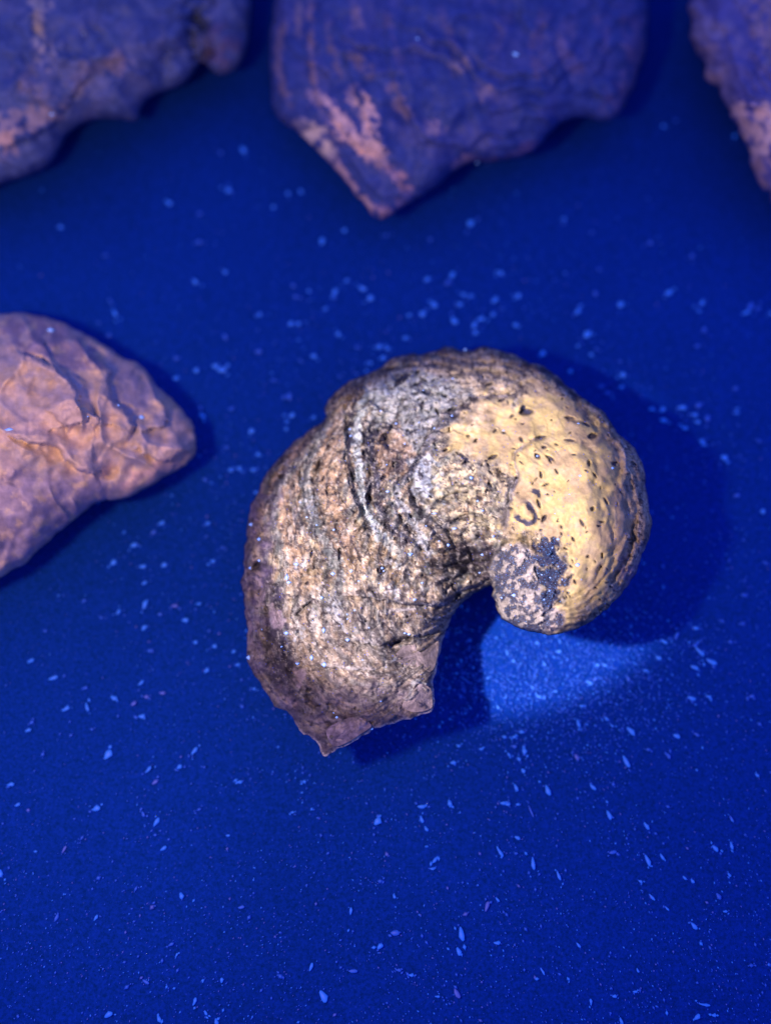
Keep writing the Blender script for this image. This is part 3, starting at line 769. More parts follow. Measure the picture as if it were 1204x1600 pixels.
def color_main(x, y, d):
    n = len(x)
    c = np.tile(np.array(OCHRE), (n, 1))
    q, th = q_growth(x, y)
    g = q * 9 + 1.2 * fbm(x, y, 90, 3, 70)
    band = fbm(g * 30, th * 25, 22, 3, 71)                       # streaks that follow the growth plates
    c = lerp(c, GREY, sstep(-0.08, 0.35, band) * 0.75)
    c = lerp(c, CREAM, sstep(0.05, 0.5, fbm(x, y, 36, 4, 72)) * 0.85)
    c = lerp(c, BROWN, sstep(0.02, 0.4, fbm(x, y, 26, 5, 73, 0.65)) * 0.8)
    c = lerp(c, OCHRE, sstep(0.1, 0.4, fbm(x, y, 48, 3, 69)) * 0.6)
    b2 = fbm(q * 330 + 9 * fbm(x, y, 60, 3, 101), th * 26, 11, 3, 102)
    lft = sstep(720, 600, x)
    c = lerp(c, (0.12, 0.125, 0.10), sstep(0.05, 0.40, b2) * (0.35 + 0.45 * lft))
    c = lerp(c, (0.46, 0.34, 0.17), sstep(0.12, 0.45, -b2) * (0.30 + 0.35 * lft))
    c = lerp(c, (0.29, 0.325, 0.285), polymask(x, y, z0((460, 100), (640, 120), (660, 185), (560, 270), (510, 350), (490, 380), (440, 380), (410, 280), (420, 170)), 8, 12, 24, 74) * 0.85)
    c = lerp(c, (0.31, 0.20, 0.09), polymask(x, y, z0((400, 285), (450, 260), (490, 300), (500, 350), (470, 400), (420, 405), (395, 360)), 7, 12, 18, 76) * 0.8)
    c = lerp(c, (0.44, 0.50, 0.46), polymask(x, y, z0((500, 365), (545, 335), (575, 380), (575, 430), (610, 465), (540, 465), (495, 440)), 5, 9, 16, 78) * 0.85)
    c = lerp(c, (0.48, 0.38, 0.20), polymask(x, y, z0((500, 95), (620, 70), (760, 80), (880, 120), (950, 170), (830, 150), (790, 175), (700, 182), (620, 150)), 8, 10, 25, 79) * 0.85)
    # lower body: grey violet, granular
    c = lerp(c, (0.21, 0.175, 0.125), sstep(640, 740, 516 + (y - 516)) * 0 + 0.5 * sstep(890, 980, y) * sstep(770, 700, x))
    for i, (pts, w, cc, k) in enumerate(STRANDS[:-6]):
        c = lerp(c, cc, strand(x, y, pts, w, 300 + i * 4) * k)
    for i, (pts, w, cc, k) in enumerate(SKEINS):
        c = lerp(c, cc, strand(x, y, pts, w, 420 + i * 4) * k)
    # yellow side
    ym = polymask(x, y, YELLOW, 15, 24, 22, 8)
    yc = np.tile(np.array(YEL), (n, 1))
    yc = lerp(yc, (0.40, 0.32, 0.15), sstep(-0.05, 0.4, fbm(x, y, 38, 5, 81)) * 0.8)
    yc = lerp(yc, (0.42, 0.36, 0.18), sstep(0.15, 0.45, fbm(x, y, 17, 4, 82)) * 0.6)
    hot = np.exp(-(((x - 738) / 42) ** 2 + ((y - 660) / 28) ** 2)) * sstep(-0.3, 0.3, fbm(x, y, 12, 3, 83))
    yc = lerp(yc, (0.80, 0.68, 0.34), hot * 0.8)  # torch hot spot painted as brighter pigment
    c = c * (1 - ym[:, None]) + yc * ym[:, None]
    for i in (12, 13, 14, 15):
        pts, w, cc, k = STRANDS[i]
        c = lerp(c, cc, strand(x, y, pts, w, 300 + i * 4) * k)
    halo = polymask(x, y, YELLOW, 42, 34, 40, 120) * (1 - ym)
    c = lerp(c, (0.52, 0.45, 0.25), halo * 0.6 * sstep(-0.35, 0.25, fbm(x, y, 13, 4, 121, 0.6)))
    # right flank: drier, tan, toward the rim violet painted in as shade
    fl = sstep(935, 1000, x + 14 * fbm(x, y, 40, 3, 84))
    c = lerp(c, (0.52, 0.40, 0.22), fl * 0.7)
    fl2 = sstep(830, 900, y) * sstep(940, 1000, x)
    # middle fold area: cream between grey wrinkles
    mid = polymask(x, y, z0((560, 350), (640, 335), (720, 372), (770, 400), (745, 480), (745, 560), (700, 590), (640, 590), (590, 540), (540, 490)), 8, 10, 22, 85)
    c = lerp(c, (0.60, 0.52, 0.26), mid * 0.9 * sstep(-0.2, 0.2, fbm(x, y, 14, 4, 86)))
    c = lerp(c, GREY, mid * 0.35 * sstep(0.05, 0.35, fbm(x, y, 16, 4, 87)))
    # lower body: browner, granular
    low2 = sstep(1040, 1110, y)
    c = lerp(c, (0.24, 0.21, 0.19), low2 * 0.6)
    lf = sstep(442, 385, x + 34 * fbm(x, y, 30, 3, 88))
    c = lerp(c, (0.20, 0.17, 0.18), lf * 0.55)  # left flank outside the beam dimmed in the pigment
    lfd = polymask(x, y, z4((130, 110), (200, 130), (240, 260), (280, 400), (310, 520), (280, 640), (240, 560), (180, 500), (200, 380), (150, 300)), 4, 8, 22, 89)
    c = lerp(c, (0.05, 0.045, 0.065), lfd * 0.85)  # shading of the steep left flank painted as dark bands, here and below
    lfd2 = polymask(x, y, z4((230, 610), (320, 640), (330, 780), (380, 920), (320, 900), (240, 800), (190, 720)), 5, 8, 22, 90)
    c = lerp(c, (0.07, 0.06, 0.08), lfd2 * 0.8)
    # darker pigment along the grooves, paler along ledge edges
    gr = np.zeros(n)
    for pts, w, dep in GROOVES:
        gr = np.maximum(gr, np.clip(-groove(x, y, pts, w * 0.75, dep) / 12.0, 0, 1))
    c = lerp(c, (0.05, 0.048, 0.06), np.clip(gr * 1.1, 0, 0.85) * (1 - 0.65 * sstep(905, 945, x)))
    for pts, A, wd, s in LEDGES:
        e = ledge(x, y, pts, 1, 5, s, edge=1.2)
        c = lerp(c, PALE, np.clip(e, 0, 1) * 0.55 * sstep(-0.3, 0.2, fbm(x, y, 20, 3, 91)))
    gf, gw = growth_lines(x, y)
    c = lerp(c, (0.50, 0.50, 0.38), gw * sstep(0.55, 0.85, gf) * sstep(0.93, 0.90, gf) * 0.45 * (1 - 0.6 * ym))
    c = lerp(c, (0.035, 0.035, 0.05), gw * np.maximum(sstep(0.90, 0.95, gf), sstep(0.07, 0.02, gf)) * 0.8 * (1 - 0.5 * ym))
    # pale chalky crusts
    for pts in (z4((790, 130), (870, 120), (900, 180), (860, 180)), z4((790, 280), (830, 220), (880, 270), (830, 310)),
                z1((850, 860), (900, 880), (930, 930), (900, 960), (870, 930)), z1((960, 1060), (1010, 1070), (1060, 1150), (1020, 1160)),
                z4((500, 380), (530, 310), (590, 350), (560, 380)), z4((320, 120), (380, 110), (370, 160), (330, 170)),
                z1((390, 860), (450, 850), (450, 960), (400, 920)), z4((330, 480), (370, 480), (370, 530), (340, 530))):
        c = lerp(c, (0.42, 0.46, 0.42), polymask(x, y, pts, 3, 9, 10, 92) * 0.6 * sstep(-0.3, 0.1, fbm(x, y, 7, 3, 99)))
    # dark stains
    for pts in (z1((700, 520), (760, 500), (760, 640), (770, 680), (720, 690), (690, 620)), z1((860, 660), (910, 650), (900, 720), (850, 720)),
                z1((700, 790), (750, 760), (740, 880), (710, 900)), z1((610, 420), (650, 420), (640, 560), (600, 600))):
        c = lerp(c, DARK, polymask(x, y, pts, 3, 7, 12, 93) * 0.8)
    c = lerp(c, (0.045, 0.04, 0.06), polymask(x, y, VALLEY, 8, 10, 20, 94) * 0.75)  # hollow by the hinge: its shade painted dark, not a stain
    # bright broken rim of the lip
    c = lerp(c, (0.22, 0.19, 0.22), sstep(5, 2, d) * sstep(520, 480, x) * 0.6)  # left rim dulled in pigment to offset the lamp catching it
    lipe = sstep(4.5, 1.0, d) * sstep(940, 1000, y) * sstep(770, 690, x) * sstep(440, 500, x)
    c = lerp(c, (0.62, 0.56, 0.46), lipe * 0.85)
    pm = np.zeros(n)
    for i, (a, b, L, w, an) in enumerate(PITS):
        pm = np.maximum(pm, pit(x, y, a, b, L, w, an, 1)[1])
    c = lerp(c, (0.018, 0.02, 0.035), pm * 0.93)
    for i, (pts, w) in enumerate(INK):
        c = lerp(c, (0.02, 0.03, 0.06), strand(x, y, pts, w * 0.8, 460 + i * 4) * 0.92)
    # crumbly small scale mottling
    c = lerp(c, (0.50, 0.47, 0.34), sstep(0.32, 0.55, fbm(x, y, 7, 4, 104, 0.7)) * 0.5 * (1 - ym) * sstep(395, 450, x) * sstep(1110, 1040, y))
    mo = fbm(x, y, 6, 3, 95)
    ani = fbm(q * 370, th * 60, 9, 4, 111, 0.6) * (1 - 0.6 * mid_mask(x, y))
    c = c * (1 + (0.22 - 0.14 * ym) * np.clip(mo, -1, 1) + (0.42 - 0.28 * ym) * np.clip(ani, -1, 1))[:, None]
    spots = sstep(0.30, 0.5, fbm(x, y, 9, 3, 96, 0.7))
    c = lerp(c, (0.07, 0.055, 0.05), spots * 0.75 * (1 - ym * 0.8))
    bk = polymask(x, y, BEAK, 4, 5, 16, 34)
    bm = bk * sstep(-0.22, 0.06, fbm(x, y, 15, 5, 36, 0.62))
    c = lerp(c, (0.46, 0.42, 0.32), bk * 0.8)
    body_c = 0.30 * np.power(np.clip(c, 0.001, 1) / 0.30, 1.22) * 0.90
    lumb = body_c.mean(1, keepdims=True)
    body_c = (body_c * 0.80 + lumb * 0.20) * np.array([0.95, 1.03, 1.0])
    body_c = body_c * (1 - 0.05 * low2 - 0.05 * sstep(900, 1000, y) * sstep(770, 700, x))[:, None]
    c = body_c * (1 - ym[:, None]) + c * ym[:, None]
    vio = 0.75 + 1.0 * fbm(x, y, 22, 5, 110, 0.6)  # milky violet of the shadow sides, painted into the pigment
    c = lerp(c, (0.17, 0.14, 0.24), np.clip(fl2 * 0.75 * vio, 0, 1))
    c = lerp(c, (0.15, 0.125, 0.20), np.clip(lf * 0.4 * vio, 0, 1))
    c = lerp(c, (0.16, 0.135, 0.20), np.clip(low2 * 0.25 * vio, 0, 1))
    for pts in (z4((125, 180), (160, 200), (182, 300), (160, 345), (135, 280)), z4((200, 375), (235, 370), (280, 440), (215, 455)), z4((80, 420), (105, 440), (110, 560), (90, 540)),
                z4((330, 660), (380, 700), (370, 780), (335, 740)), z4((250, 850), (310, 850), (330, 880), (270, 880)), z4((560, 990), (650, 950), (730, 985), (640, 1050), (560, 1070))):
        c = lerp(c, (0.34, 0.29, 0.27), polymask(x, y, pts, 4, 8, 12, 132) * 0.7)
    crust = np.clip(np.maximum(polymask(x, y, PATCH, 4, 17, 17, 33), bm * 0.9), 0, 1)
    crust = np.maximum(crust, polymask(x, y, z3((340, 610), (430, 660), (540, 660), (570, 700), (480, 700), (390, 660)), 3, 4, 10, 97) * 0.9)
    crust = np.maximum(crust, polymask(x, y, z3((635, 590), (660, 600), (660, 650), (640, 650)), 2, 3, 8, 98))
    c = np.clip(c, 0.004, 0.9)
    return c, crust * 0.93


root = thing("fossil_oyster_shell", "coiled ochre and yellow fossil oyster shell with dark crusted beak, lit brightly in the middle", "fossil shell", P(700, 850, 0) * S, "fossil shells laid out on the blue surface")
body = grid_mesh("shell_body", poly_main, 1.55, top_main, rim_main, under_main, color_main, M_MAIN, None, grit_main)
attach(body, root)

# sampler of the shell's top, for what lies on it
def z_on(fn_top, fn_rim, poly, x, y):
    X = np.array([x], float); Y = np.array([y], float)
    d = seg_near(X, Y, poly, True)[0]
    return float(fn_top(X, Y, d, fn_rim(X, Y))[0])


# ------------------------------------------------------------------ dust grains
def lens_mesh(name, mat, seed, seg=7, rings=5):
    r = random.Random(seed)
    V = []; skew = r.uniform(-0.5, 0.5)
    for j in range(1, rings):
        a = math.pi * j / rings
        xx = -math.cos(a)
        rad = math.sin(a) ** 1.25 * (1.0 - 0.3 * math.cos(a + skew))
        for i in range(seg):
            b = 2 * math.pi * i / seg
            k = 1 + r.uniform(-0.34, 0.34)
            V.append((xx, rad * math.cos(b) * k, rad * math.sin(b) * k))
    n = len(V); V += [(-1.0, 0, 0), (1.0, 0, 0)]
    F = []
    for j in range(rings - 2):
        for i in range(seg):
            F.append((j * seg + i, j * seg + (i + 1) % seg, (j + 1) * seg + (i + 1) % seg, (j + 1) * seg + i))
    for i in range(seg):
        F.append((n, (i + 1) % seg, i)); F.append((n + 1, (rings - 2) * seg + i, (rings - 2) * seg + (i + 1) % seg))
    me = bpy.data.meshes.new(name); me.from_pydata(V, [], F); me.update(); me.shade_smooth(); me.materials.append(mat)
    return me


LENS = [lens_mesh("dust_grain", M_BLUE, s) for s in range(4)]
LENSD = [lens_mesh("dust_grain", M_DIM, s + 9) for s in range(3)]
LENSV = [lens_mesh("dust_grain", M_VIO, s + 19) for s in range(2)]

# traced: x, y, length, width, angle (counter-clockwise), kind
GR = []
def addz(ox, oy, sc, rows):
    for x, y, L, w, a, k in rows:
        GR.append((ox + x / sc, oy + y / sc, L, w, a, k))


addz(700, 960, 2.389, [(219, 143, 13, 6, -70, 'b'), (243, 176, 8, 7, 0, 'b'), (330, 108, 9, 7, 0, 'b'), (358, 185, 13, 7, -60, 'b'), (412, 140, 12, 8, 0, 'b'),
    (556, 190, 10, 8, -30, 'b'), (583, 190, 12, 7, -30, 'b'), (312, 270, 8, 5, -60, 'b'), (338, 308, 13, 10, -20, 'b'), (527, 258, 13, 9, -40, 'b'),
    (548, 243, 12, 9, 40, 'd'), (400, 288, 8, 7, 0, 'b'), (497, 343, 9, 8, 0, 'b'), (484, 407, 16, 9, -80, 'b'), (679, 437, 20, 10, -50, 'b'),
    (662, 549, 25, 11, -65, 'b'), (850, 456, 14, 9, -25, 'b'), (370, 657, 21, 10, -70, 'b'), (252, 647, 15, 7, -65, 'b'), (735, 211, 12, 8, -20, 'b'),
    (783, 165, 12, 9, -20, 'b'), (803, 102, 16, 8, -40, 'b'), (850, 80, 15, 8, 60, 'd'), (920, 52, 13, 9, -10, 'b'), (935, 138, 26, 9, -50, 'b'), (980, 178, 22, 13, -30, 'b'),
    (917, 200, 17, 8, -25, 'b'), (905, 315, 16, 8, -25, 'b'), (970, 308, 11, 8, -20, 'b'), (1130, 308, 11, 9, 0, 'd'), (1160, 410, 9, 6, -40, 'd'),
    (1150, 600, 10, 7, -50, 'b'), (588, 390, 10, 6, -40, 'b'), (609, 415, 9, 5, -40, 'b'), (538, 645, 15, 9, -45, 'b'), (598, 750, 18, 8, -70, 'b'), (738, 790, 16, 8, -60, 'b'),
    (1055, 765, 12, 5, -60, 'b'), (478, 533, 13, 8, -60, 'v'), (308, 735, 24, 4, -68, 'd'), (282, 510, 13, 10, -80, 'b'), (272, 440, 9, 8, 0, 'b'),
    (245, 458, 10, 8, 0, 'b'), (208, 458, 8, 7, 0, 'b'), (225, 523, 9, 7, -60, 'b'), (262, 541, 9, 7, -50, 'b'), (278, 585, 10, 8, -60, 'b'), (246, 494, 9, 8, 0, 'd'),
    (122, 503, 9, 7, 0, 'b'), (38, 492, 7, 6, 0, 'b'), (18, 555, 11, 8, 0, 'b'), (204, 705, 12, 9, 0, 'b'), (258, 710, 7, 7, 0, 'b'), (5, 705, 13, 9, -70, 'b'),
    (185, 347, 10, 8, -60, 'b'), (180, 88, 6, 5, 0, 'b'), (148, 238, 7, 6, 0, 'b'), (820, 530, 12, 8, -70, 'd'), (925, 450, 12, 7, -30, 'd'), (745, 505, 10, 6, 0, 'd'),
    (615, 635, 8, 6, -60, 'd'), (670, 240, 12, 8, -60, 'd'), (790, 245, 8, 6, 0, 'd'), (1020, 25, 7, 6, 0, 'd'), (1095, 35, 9, 6, 0, 'd'), (1050, 103, 10, 7, 0, 'd')])
addz(300, 340, 2.408, [(489, 92, 18, 12, 80, 'b'), (572, 50, 11, 10, 0, 'b'), (1047, 25, 18, 12, 60, 'b'), (125, 207, 12, 10, -40, 'b'), (12, 243, 16, 8, -40, 'b'),
    (537, 282, 15, 12, 60, 'b'), (640, 268, 20, 10, -30, 'b'), (670, 306, 14, 12, 40, 'b'), (581, 240, 8, 8, 0, 'b'), (439, 278, 7, 7, 0, 'b'), (503, 345, 8, 8, 0, 'b'),
    (371, 402, 14, 10, 50, 'b'), (400, 402, 9, 9, 0, 'b'), (255, 367, 8, 8, 0, 'b'), (549, 441, 10, 9, 0, 'b'), (883, 235, 13, 11, 40, 'b'), (977, 220, 19, 11, 60, 'b'),
    (910, 330, 16, 11, -60, 'b'), (867, 366, 14, 11, 70, 'b'), (816, 370, 10, 9, 0, 'b'), (985, 390, 20, 13, -60, 'b'), (1088, 382, 12, 11, 0, 'b'), (1060, 408, 15, 9, 70, 'b'),
    (1065, 436, 10, 9, 0, 'b'), (1020, 292, 10, 8, 0, 'b'), (1045, 298, 9, 9, 0, 'b'), (1007, 330, 9, 9, 0, 'b'), (1137, 313, 18, 11, 40, 'b'), (1130, 367, 10, 9, 0, 'b'),
    (1160, 212, 11, 9, 0, 'b'), (801, 455, 9, 9, 0, 'b'), (704, 488, 11, 10, 0, 'b'), (735, 495, 10, 10, -30, 'b'), (718, 530, 9, 9, 0, 'b'), (671, 549, 8, 8, 0, 'b'),
    (655, 578, 7, 6, 0, 'b'), (457, 523, 13, 10, 0, 'b'), (408, 540, 10, 6, -30, 'd'), (92, 562, 12, 7, -45, 'b'), (112, 577, 20, 9, 0, 'b'), (133, 560, 12, 7, 50, 'b'), (15, 578, 10, 9, 0, 'b'),
    (250, 506, 15, 8, 0, 'd'), (125, 450, 14, 9, -60, 'd'), (732, 68, 8, 7, 0, 'd'), (895, 85, 9, 8, 0, 'd'), (1162, 345, 6, 6, 0, 'd'), (620, 590, 7, 6, 0, 'd'), (555, 600, 7, 6, 0, 'd'),
    (390, 300, 9, 8, 0, 'd'), (379, 258, 9, 8, 0, 'd'), (27, 95, 12, 10, 0, 'd'), (310, 615, 7, 6, 0, 'd'), (958, 250, 10, 8, 0, 'd'), (620, 490, 8, 7, 0, 'd')])
addz(800, 340, 2.98, [(640, 122, 13, 9, 20, 'd'), (725, 352, 18, 12, 25, 'b'), (502, 410, 13, 11, 40, 'b'), (302, 440, 17, 10, 50, 'b'), (348, 548, 20, 12, 45, 'b'),
    (27, 368, 12, 10, 0, 'b'), (12, 502, 11, 10, 0, 'b'), (140, 636, 13, 10, 40, 'b'), (304, 600, 8, 7, 0, 'b'), (365, 640, 9, 8, 0, 'b'), (393, 615, 8, 7, 0, 'd'),
    (880, 400, 16, 9, 50, 'b'), (1105, 415, 20, 12, 50, 'd'), (1085, 445, 22, 6, 25, 'b'), (1140, 425, 14, 6, 20, 'd'), (512, 735, 12, 10, 0, 'b'), (506, 792, 10, 8, 20, 'b'),
    (268, 718, 10, 6, 0, 'b'), (412, 790, 8, 8, 0, 'd'), (440, 820, 9, 8, 0, 'd'), (645, 893, 11, 7, 10, 'b'), (698, 897, 13, 8, 30, 'b'), (775, 887, 9, 7, 0, 'b'),
    (862, 878, 12, 10, 40, 'd'), (845, 921, 15, 8, -10, 'b'), (860, 953, 12, 6, -10, 'b'), (905, 938, 15, 10, 70, 'd'), (700, 945, 14, 9, -10, 'b'), (800, 982, 13, 9, -20, 'b'),
    (1037, 912, 7, 6, 0, 'b'), (888, 1058, 10, 6, -20, 'b'), (890, 525, 10, 9, 60, 'd'), (858, 600, 12, 7, 20, 'd'), (240, 10, 8, 7, 0, 'b'), (371, 70, 7, 6, 0, 'd'),
    (405, 245, 9, 7, 0, 'd'), (248, 263, 7, 5, 0, 'd'), (1035, 797, 11, 7, 10, 'd'), (1200, 448, 9, 9, 0, 'b'), (385, 355, 11, 9, -50, 'd'), (835, 182, 11, 9, -60, 'd'), (500, 672, 9, 6, 0, 'd')])
addz(0, 850, 3.01, [(535, 90, 14, 9, 50, 'b'), (672, 108, 14, 9, 0, 'b'), (773, 102, 12, 8, 20, 'b'), (1002, 83, 10, 9, 0, 'b'), (680, 185, 12, 8, 30, 'b'), (684, 287, 19, 10, 75, 'b'),
    (558, 322, 13, 8, 60, 'b'), (680, 397, 13, 9, 50, 'b'), (872, 360, 14, 10, 0, 'b'), (822, 293, 13, 8, 0, 'v'), (753, 332, 9, 8, 0, 'd'), (937, 283, 9, 8, 0, 'b'),
    (920, 465, 9, 8, 0, 'b'), (1010, 484, 10, 9, 0, 'b'), (973, 597, 12, 9, 50, 'b'), (1118, 569, 9, 8, 30, 'b'), (1100, 508, 9, 7, 20, 'b'), (252, 632, 19, 10, 20, 'b'),
    (150, 550, 11, 9, 40, 'b'), (664, 655, 14, 8, 45, 'b'), (537, 725, 14, 12, -30, 'b'), (405, 677, 9, 7, 50, 'd'), (412, 768, 18, 9, -70, 'b'), (313, 778, 15, 8, 30, 'b'),
    (690, 720, 9, 8, 0, 'v'), (630, 752, 12, 8, 40, 'v'), (765, 702, 12, 7, 0, 'v'), (668, 812, 13, 12, 0, 'b'), (152, 840, 10, 7, 40, 'd'), (135, 878, 12, 7, 20, 'b'),
    (510, 992, 20, 15, 60, 'b'), (915, 975, 18, 8, 55, 'b'), (700, 1062, 15, 9, 50, 'b'), (845, 1050, 11, 9, 40, 'b'), (730, 1122, 12, 9, 40, 'v'), (50, 1132, 12, 9, 20, 'b'),
    (203, 990, 9, 6, 50, 'd'), (1128, 1120, 10, 9, 0, 'b'), (630, 8, 14, 8, 20, 'b'), (1047, 18, 8, 7, 0, 'd'), (397, 268, 11, 6, 20, 'd'), (478, 347, 9, 5, -20, 'd'), (215, 410, 8, 6, 0, 'd'),
    (1195, 682, 8, 7, 0, 'b'), (434, 872, 7, 6, 0, 'd'), (705, 505, 9, 9, 0, 'd'), (1140, 765, 8, 8, 0, 'd'), (962, 1050, 5, 5, 0, 'd'), (985, 410, 7, 6, 0, 'd'), (335, 900, 9, 5, 50, 'd')])
addz(0, 1100, 2.408, [(365, 395, 14, 12, 20, 'b'), (590, 445, 18, 9, 60, 'b'), (540, 415, 12, 8, -60, 'd'), (616, 544, 13, 9, 35, 'b'), (683, 722, 12, 9, -70, 'b'), (68, 380, 11, 8, 30, 'b'),
    (108, 400, 7, 6, 0, 'v'), (45, 303, 11, 8, 0, 'b'), (4, 638, 14, 9, -80, 'b'), (573, 765, 9, 7, 50, 'v'), (512, 695, 13, 4, 65, 'd'), (858, 495, 8, 6, 0, 'b'), (243, 548, 14, 6, 65, 'v'),
    (1170, 990, 15, 8, 70, 'b'), (362, 805, 12, 6, 60, 'b'), (214, 805, 14, 8, 70, 'd'), (1055, 1025, 10, 7, -40, 'd'), (733, 1120, 14, 8, 70, 'b'), (410, 1170, 15, 10, 30, 'b'), (550, 1045, 14, 7, -30, 'd'),
    (600, 1185, 13, 8, -60, 'b'), (815, 1195, 11, 9, -70, 'b'), (775, 1162, 9, 7, -60, 'b'), (645, 905, 11, 7, 30, 'd'), (665, 945, 8, 5, 60, 'b'), (478, 1065, 11, 6, 40, 'd'), (372, 655, 9, 7, 30, 'd'),
    (585, 493, 7, 5, 0, 'd'), (310, 503, 12, 4, 55, 'd'), (135, 555, 7, 4, 0, 'b'), (835, 1040, 9, 7, 90, 'b'), (1100, 408, 7, 6, 0, 'b'), (1145, 293, 7, 7, 0, 'b'), (908, 765, 12, 7, 10, 'd'), (937, 803, 9, 6, 60, 'd'), (750, 397, 10, 5, 20, 'd'), (855, 545, 6, 4, 80, 'v')])
addz(500, 1250, 1.710, [(153, 58, 16, 14, 50, 'b'), (377, 358, 25, 11, -80, 'b'), (369, 405, 15, 9, -70, 'b'), (270, 18, 15, 10, 0, 'b'), (271, 52, 14, 9, -70, 'b'), (283, 77, 11, 8, -60, 'b'), (305, 162, 12, 9, 50, 'b'),
    (299, 184, 9, 7, 0, 'b'), (479, 138, 22, 8, -60, 'b'), (526, 102, 11, 7, -30, 'b'), (568, 170, 23, 8, -85, 'b'), (636, 202, 18, 6, -70, 'b'), (445, 285, 18, 9, 70, 'v'), (473, 266, 10, 6, -50, 'b'), (472, 382, 12, 9, 0, 'b'),
    (160, 392, 12, 9, 40, 'b'), (200, 355, 16, 12, 0, 'd'), (82, 297, 13, 6, 85, 'b'), (8, 525, 22, 13, -60, 'b'), (88, 457, 16, 8, 0, 'd'), (198, 258, 8, 6, -60, 'b'), (771, 40, 15, 7, -60, 'b'), (870, 70, 13, 7, -50, 'b'), (873, 162, 22, 8, -70, 'b'),
    (912, 152, 13, 7, -60, 'b'), (885, 260, 15, 5, -50, 'b'), (780, 140, 14, 8, 10, 'd'), (1053, 130, 14, 8, -50, 'b'), (1097, 122, 15, 6, -80, 'b'), (1097, 50, 13, 6, -60, 'd'), (1062, 258, 13, 10, -60, 'd'), (1080, 298, 8, 6, 0, 'b'), (997, 337, 15, 8, -50, 'b'),
    (972, 208, 9, 6, -50, 'b'), (993, 217, 9, 6, -50, 'b'), (925, 290, 10, 5, -50, 'b'), (854, 218, 8, 5, -30, 'b'), (1091, 200, 9, 6, -60, 'b'), (689, 388, 11, 5, -50, 'b'), (593, 458, 14, 4, -60, 'b'), (1016, 384, 7, 5, -50, 'b'), (785, 525, 8, 6, 0, 'b'), (1025, 547, 20, 6, -10, 'b'),
    (1050, 575, 8, 8, 0, 'b'), (1005, 580, 13, 9, 40, 'b'), (722, 540, 11, 6, 90, 'b'), (243, 468, 9, 8, 0, 'b'), (210, 455, 9, 8, 0, 'd'), (365, 517, 18, 9, -60, 'v'), (578, 478, 7, 5, 0, 'b'), (662, 478, 7, 4, -50, 'b'), (847, 455, 8, 5, -70, 'b'), (840, 512, 8, 6, 0, 'b'),
    (803, 590, 12, 7, -70, 'b'), (1150, 442, 8, 6, 0, 'd'), (548, 345, 8, 5, -50, 'd'), (388, 305, 10, 6, 20, 'v'), (500, 12, 10, 9, 0, 'b'), (346, 6, 10, 6, -70, 'b'), (178, 145, 9, 6, -60, 'v'), (160, 217, 9, 7, 0, 'd'), (1040, 395, 9, 4, -60, 'd'), (314, 525, 7, 6, 0, 'b'), (928, 18, 8, 5, -20, 'd')])
GR += [(265, 318, 14, 11, -40, 'b'), (95, 356, 9, 8, 0, 'b'), (165, 400, 8, 7, 0, 'd'), (92, 355, 8, 6, 0, 'd'), (380, 235, 20, 10, -55, 'b'), (345, 240, 11, 8, -30, 'd'), (357, 298, 14, 11, -60, 'b'), (312, 335, 10, 8, 0, 'd'),
       (180, 490, 20, 9, -60, 'b'), (172, 470, 12, 6, -60, 'd'), (170, 525, 14, 7, 0, 'd'), (155, 505, 11, 6, 0, 'd'), (275, 592, 14, 10, 0, 'b'), (307, 580, 11, 9, 0, 'b'), (335, 573, 11, 8, 0, 'b'), (275, 561, 9, 8, 0, 'd'),
       (316, 650, 16, 8, -50, 'b'), (313, 638, 10, 7, -60, 'd'), (320, 750, 9, 8, 0, 'd'), (253, 818, 13, 9, 20, 'b'), (325, 818, 9, 8, 0, 'b'), (240, 832, 12, 7, 40, 'd'), (212, 851, 11, 7, 0, 'd'), (355, 700, 9, 7, 0, 'd'),
       (395, 735, 10, 7, 0, 'b'), (400, 770, 8, 7, 0, 'b'), (360, 735, 9, 8, 0, 'b'), (374, 733, 10, 8, -40, 'b'), (403, 711, 8, 8, 0, 'b'), (393, 675, 13, 9, 30, 'b'), (456, 650, 14, 11, 30, 'b'), (490, 653, 9, 8, 0, 'b'),
       (447, 671, 8, 8, 0, 'b'), (452, 620, 10, 18, 0, 'd'), (362, 640, 8, 8, 0, 'd'), (1035, 198, 9, 6, 0, 'b'), (1146, 214, 11, 9, 60, 'b'), (1054, 190, 8, 7, 0, 'd'), (560, 275, 9, 8, 0, 'd'), (450, 303, 10, 9, -50, 'b'),
       (470, 300, 12, 9, -50, 'b'), (427, 325, 9, 8, 0, 'b'), (880, 350, 8, 7, 0, 'd'), (1065, 638, 14, 9, 10, 'b'), (1095, 690, 11, 6, 0, 'b'), (1150, 640, 7, 6, 0, 'b'), (1130, 716, 15, 10, -15, 'b'), (1150, 775, 13, 7, 0, 'd'), (1190, 800, 10, 9, 0, 'b'),
       (1185, 690, 8, 7, 0, 'd'), (1085, 1008, 14, 9, 30, 'd'), (1195, 880, 8, 7, 0, 'd'), (1160, 930, 9, 7, 0, 'd')]

GR.sort(key=lambda g: -(g[2] * g[3]) * (1.0 if g[5] == 'b' else 0.5))
BIG, REST = GR[:300], GR[300:]
kindmesh = {'b': LENS, 'd': LENSD, 'v': LENSV}
_r = random.Random(5)


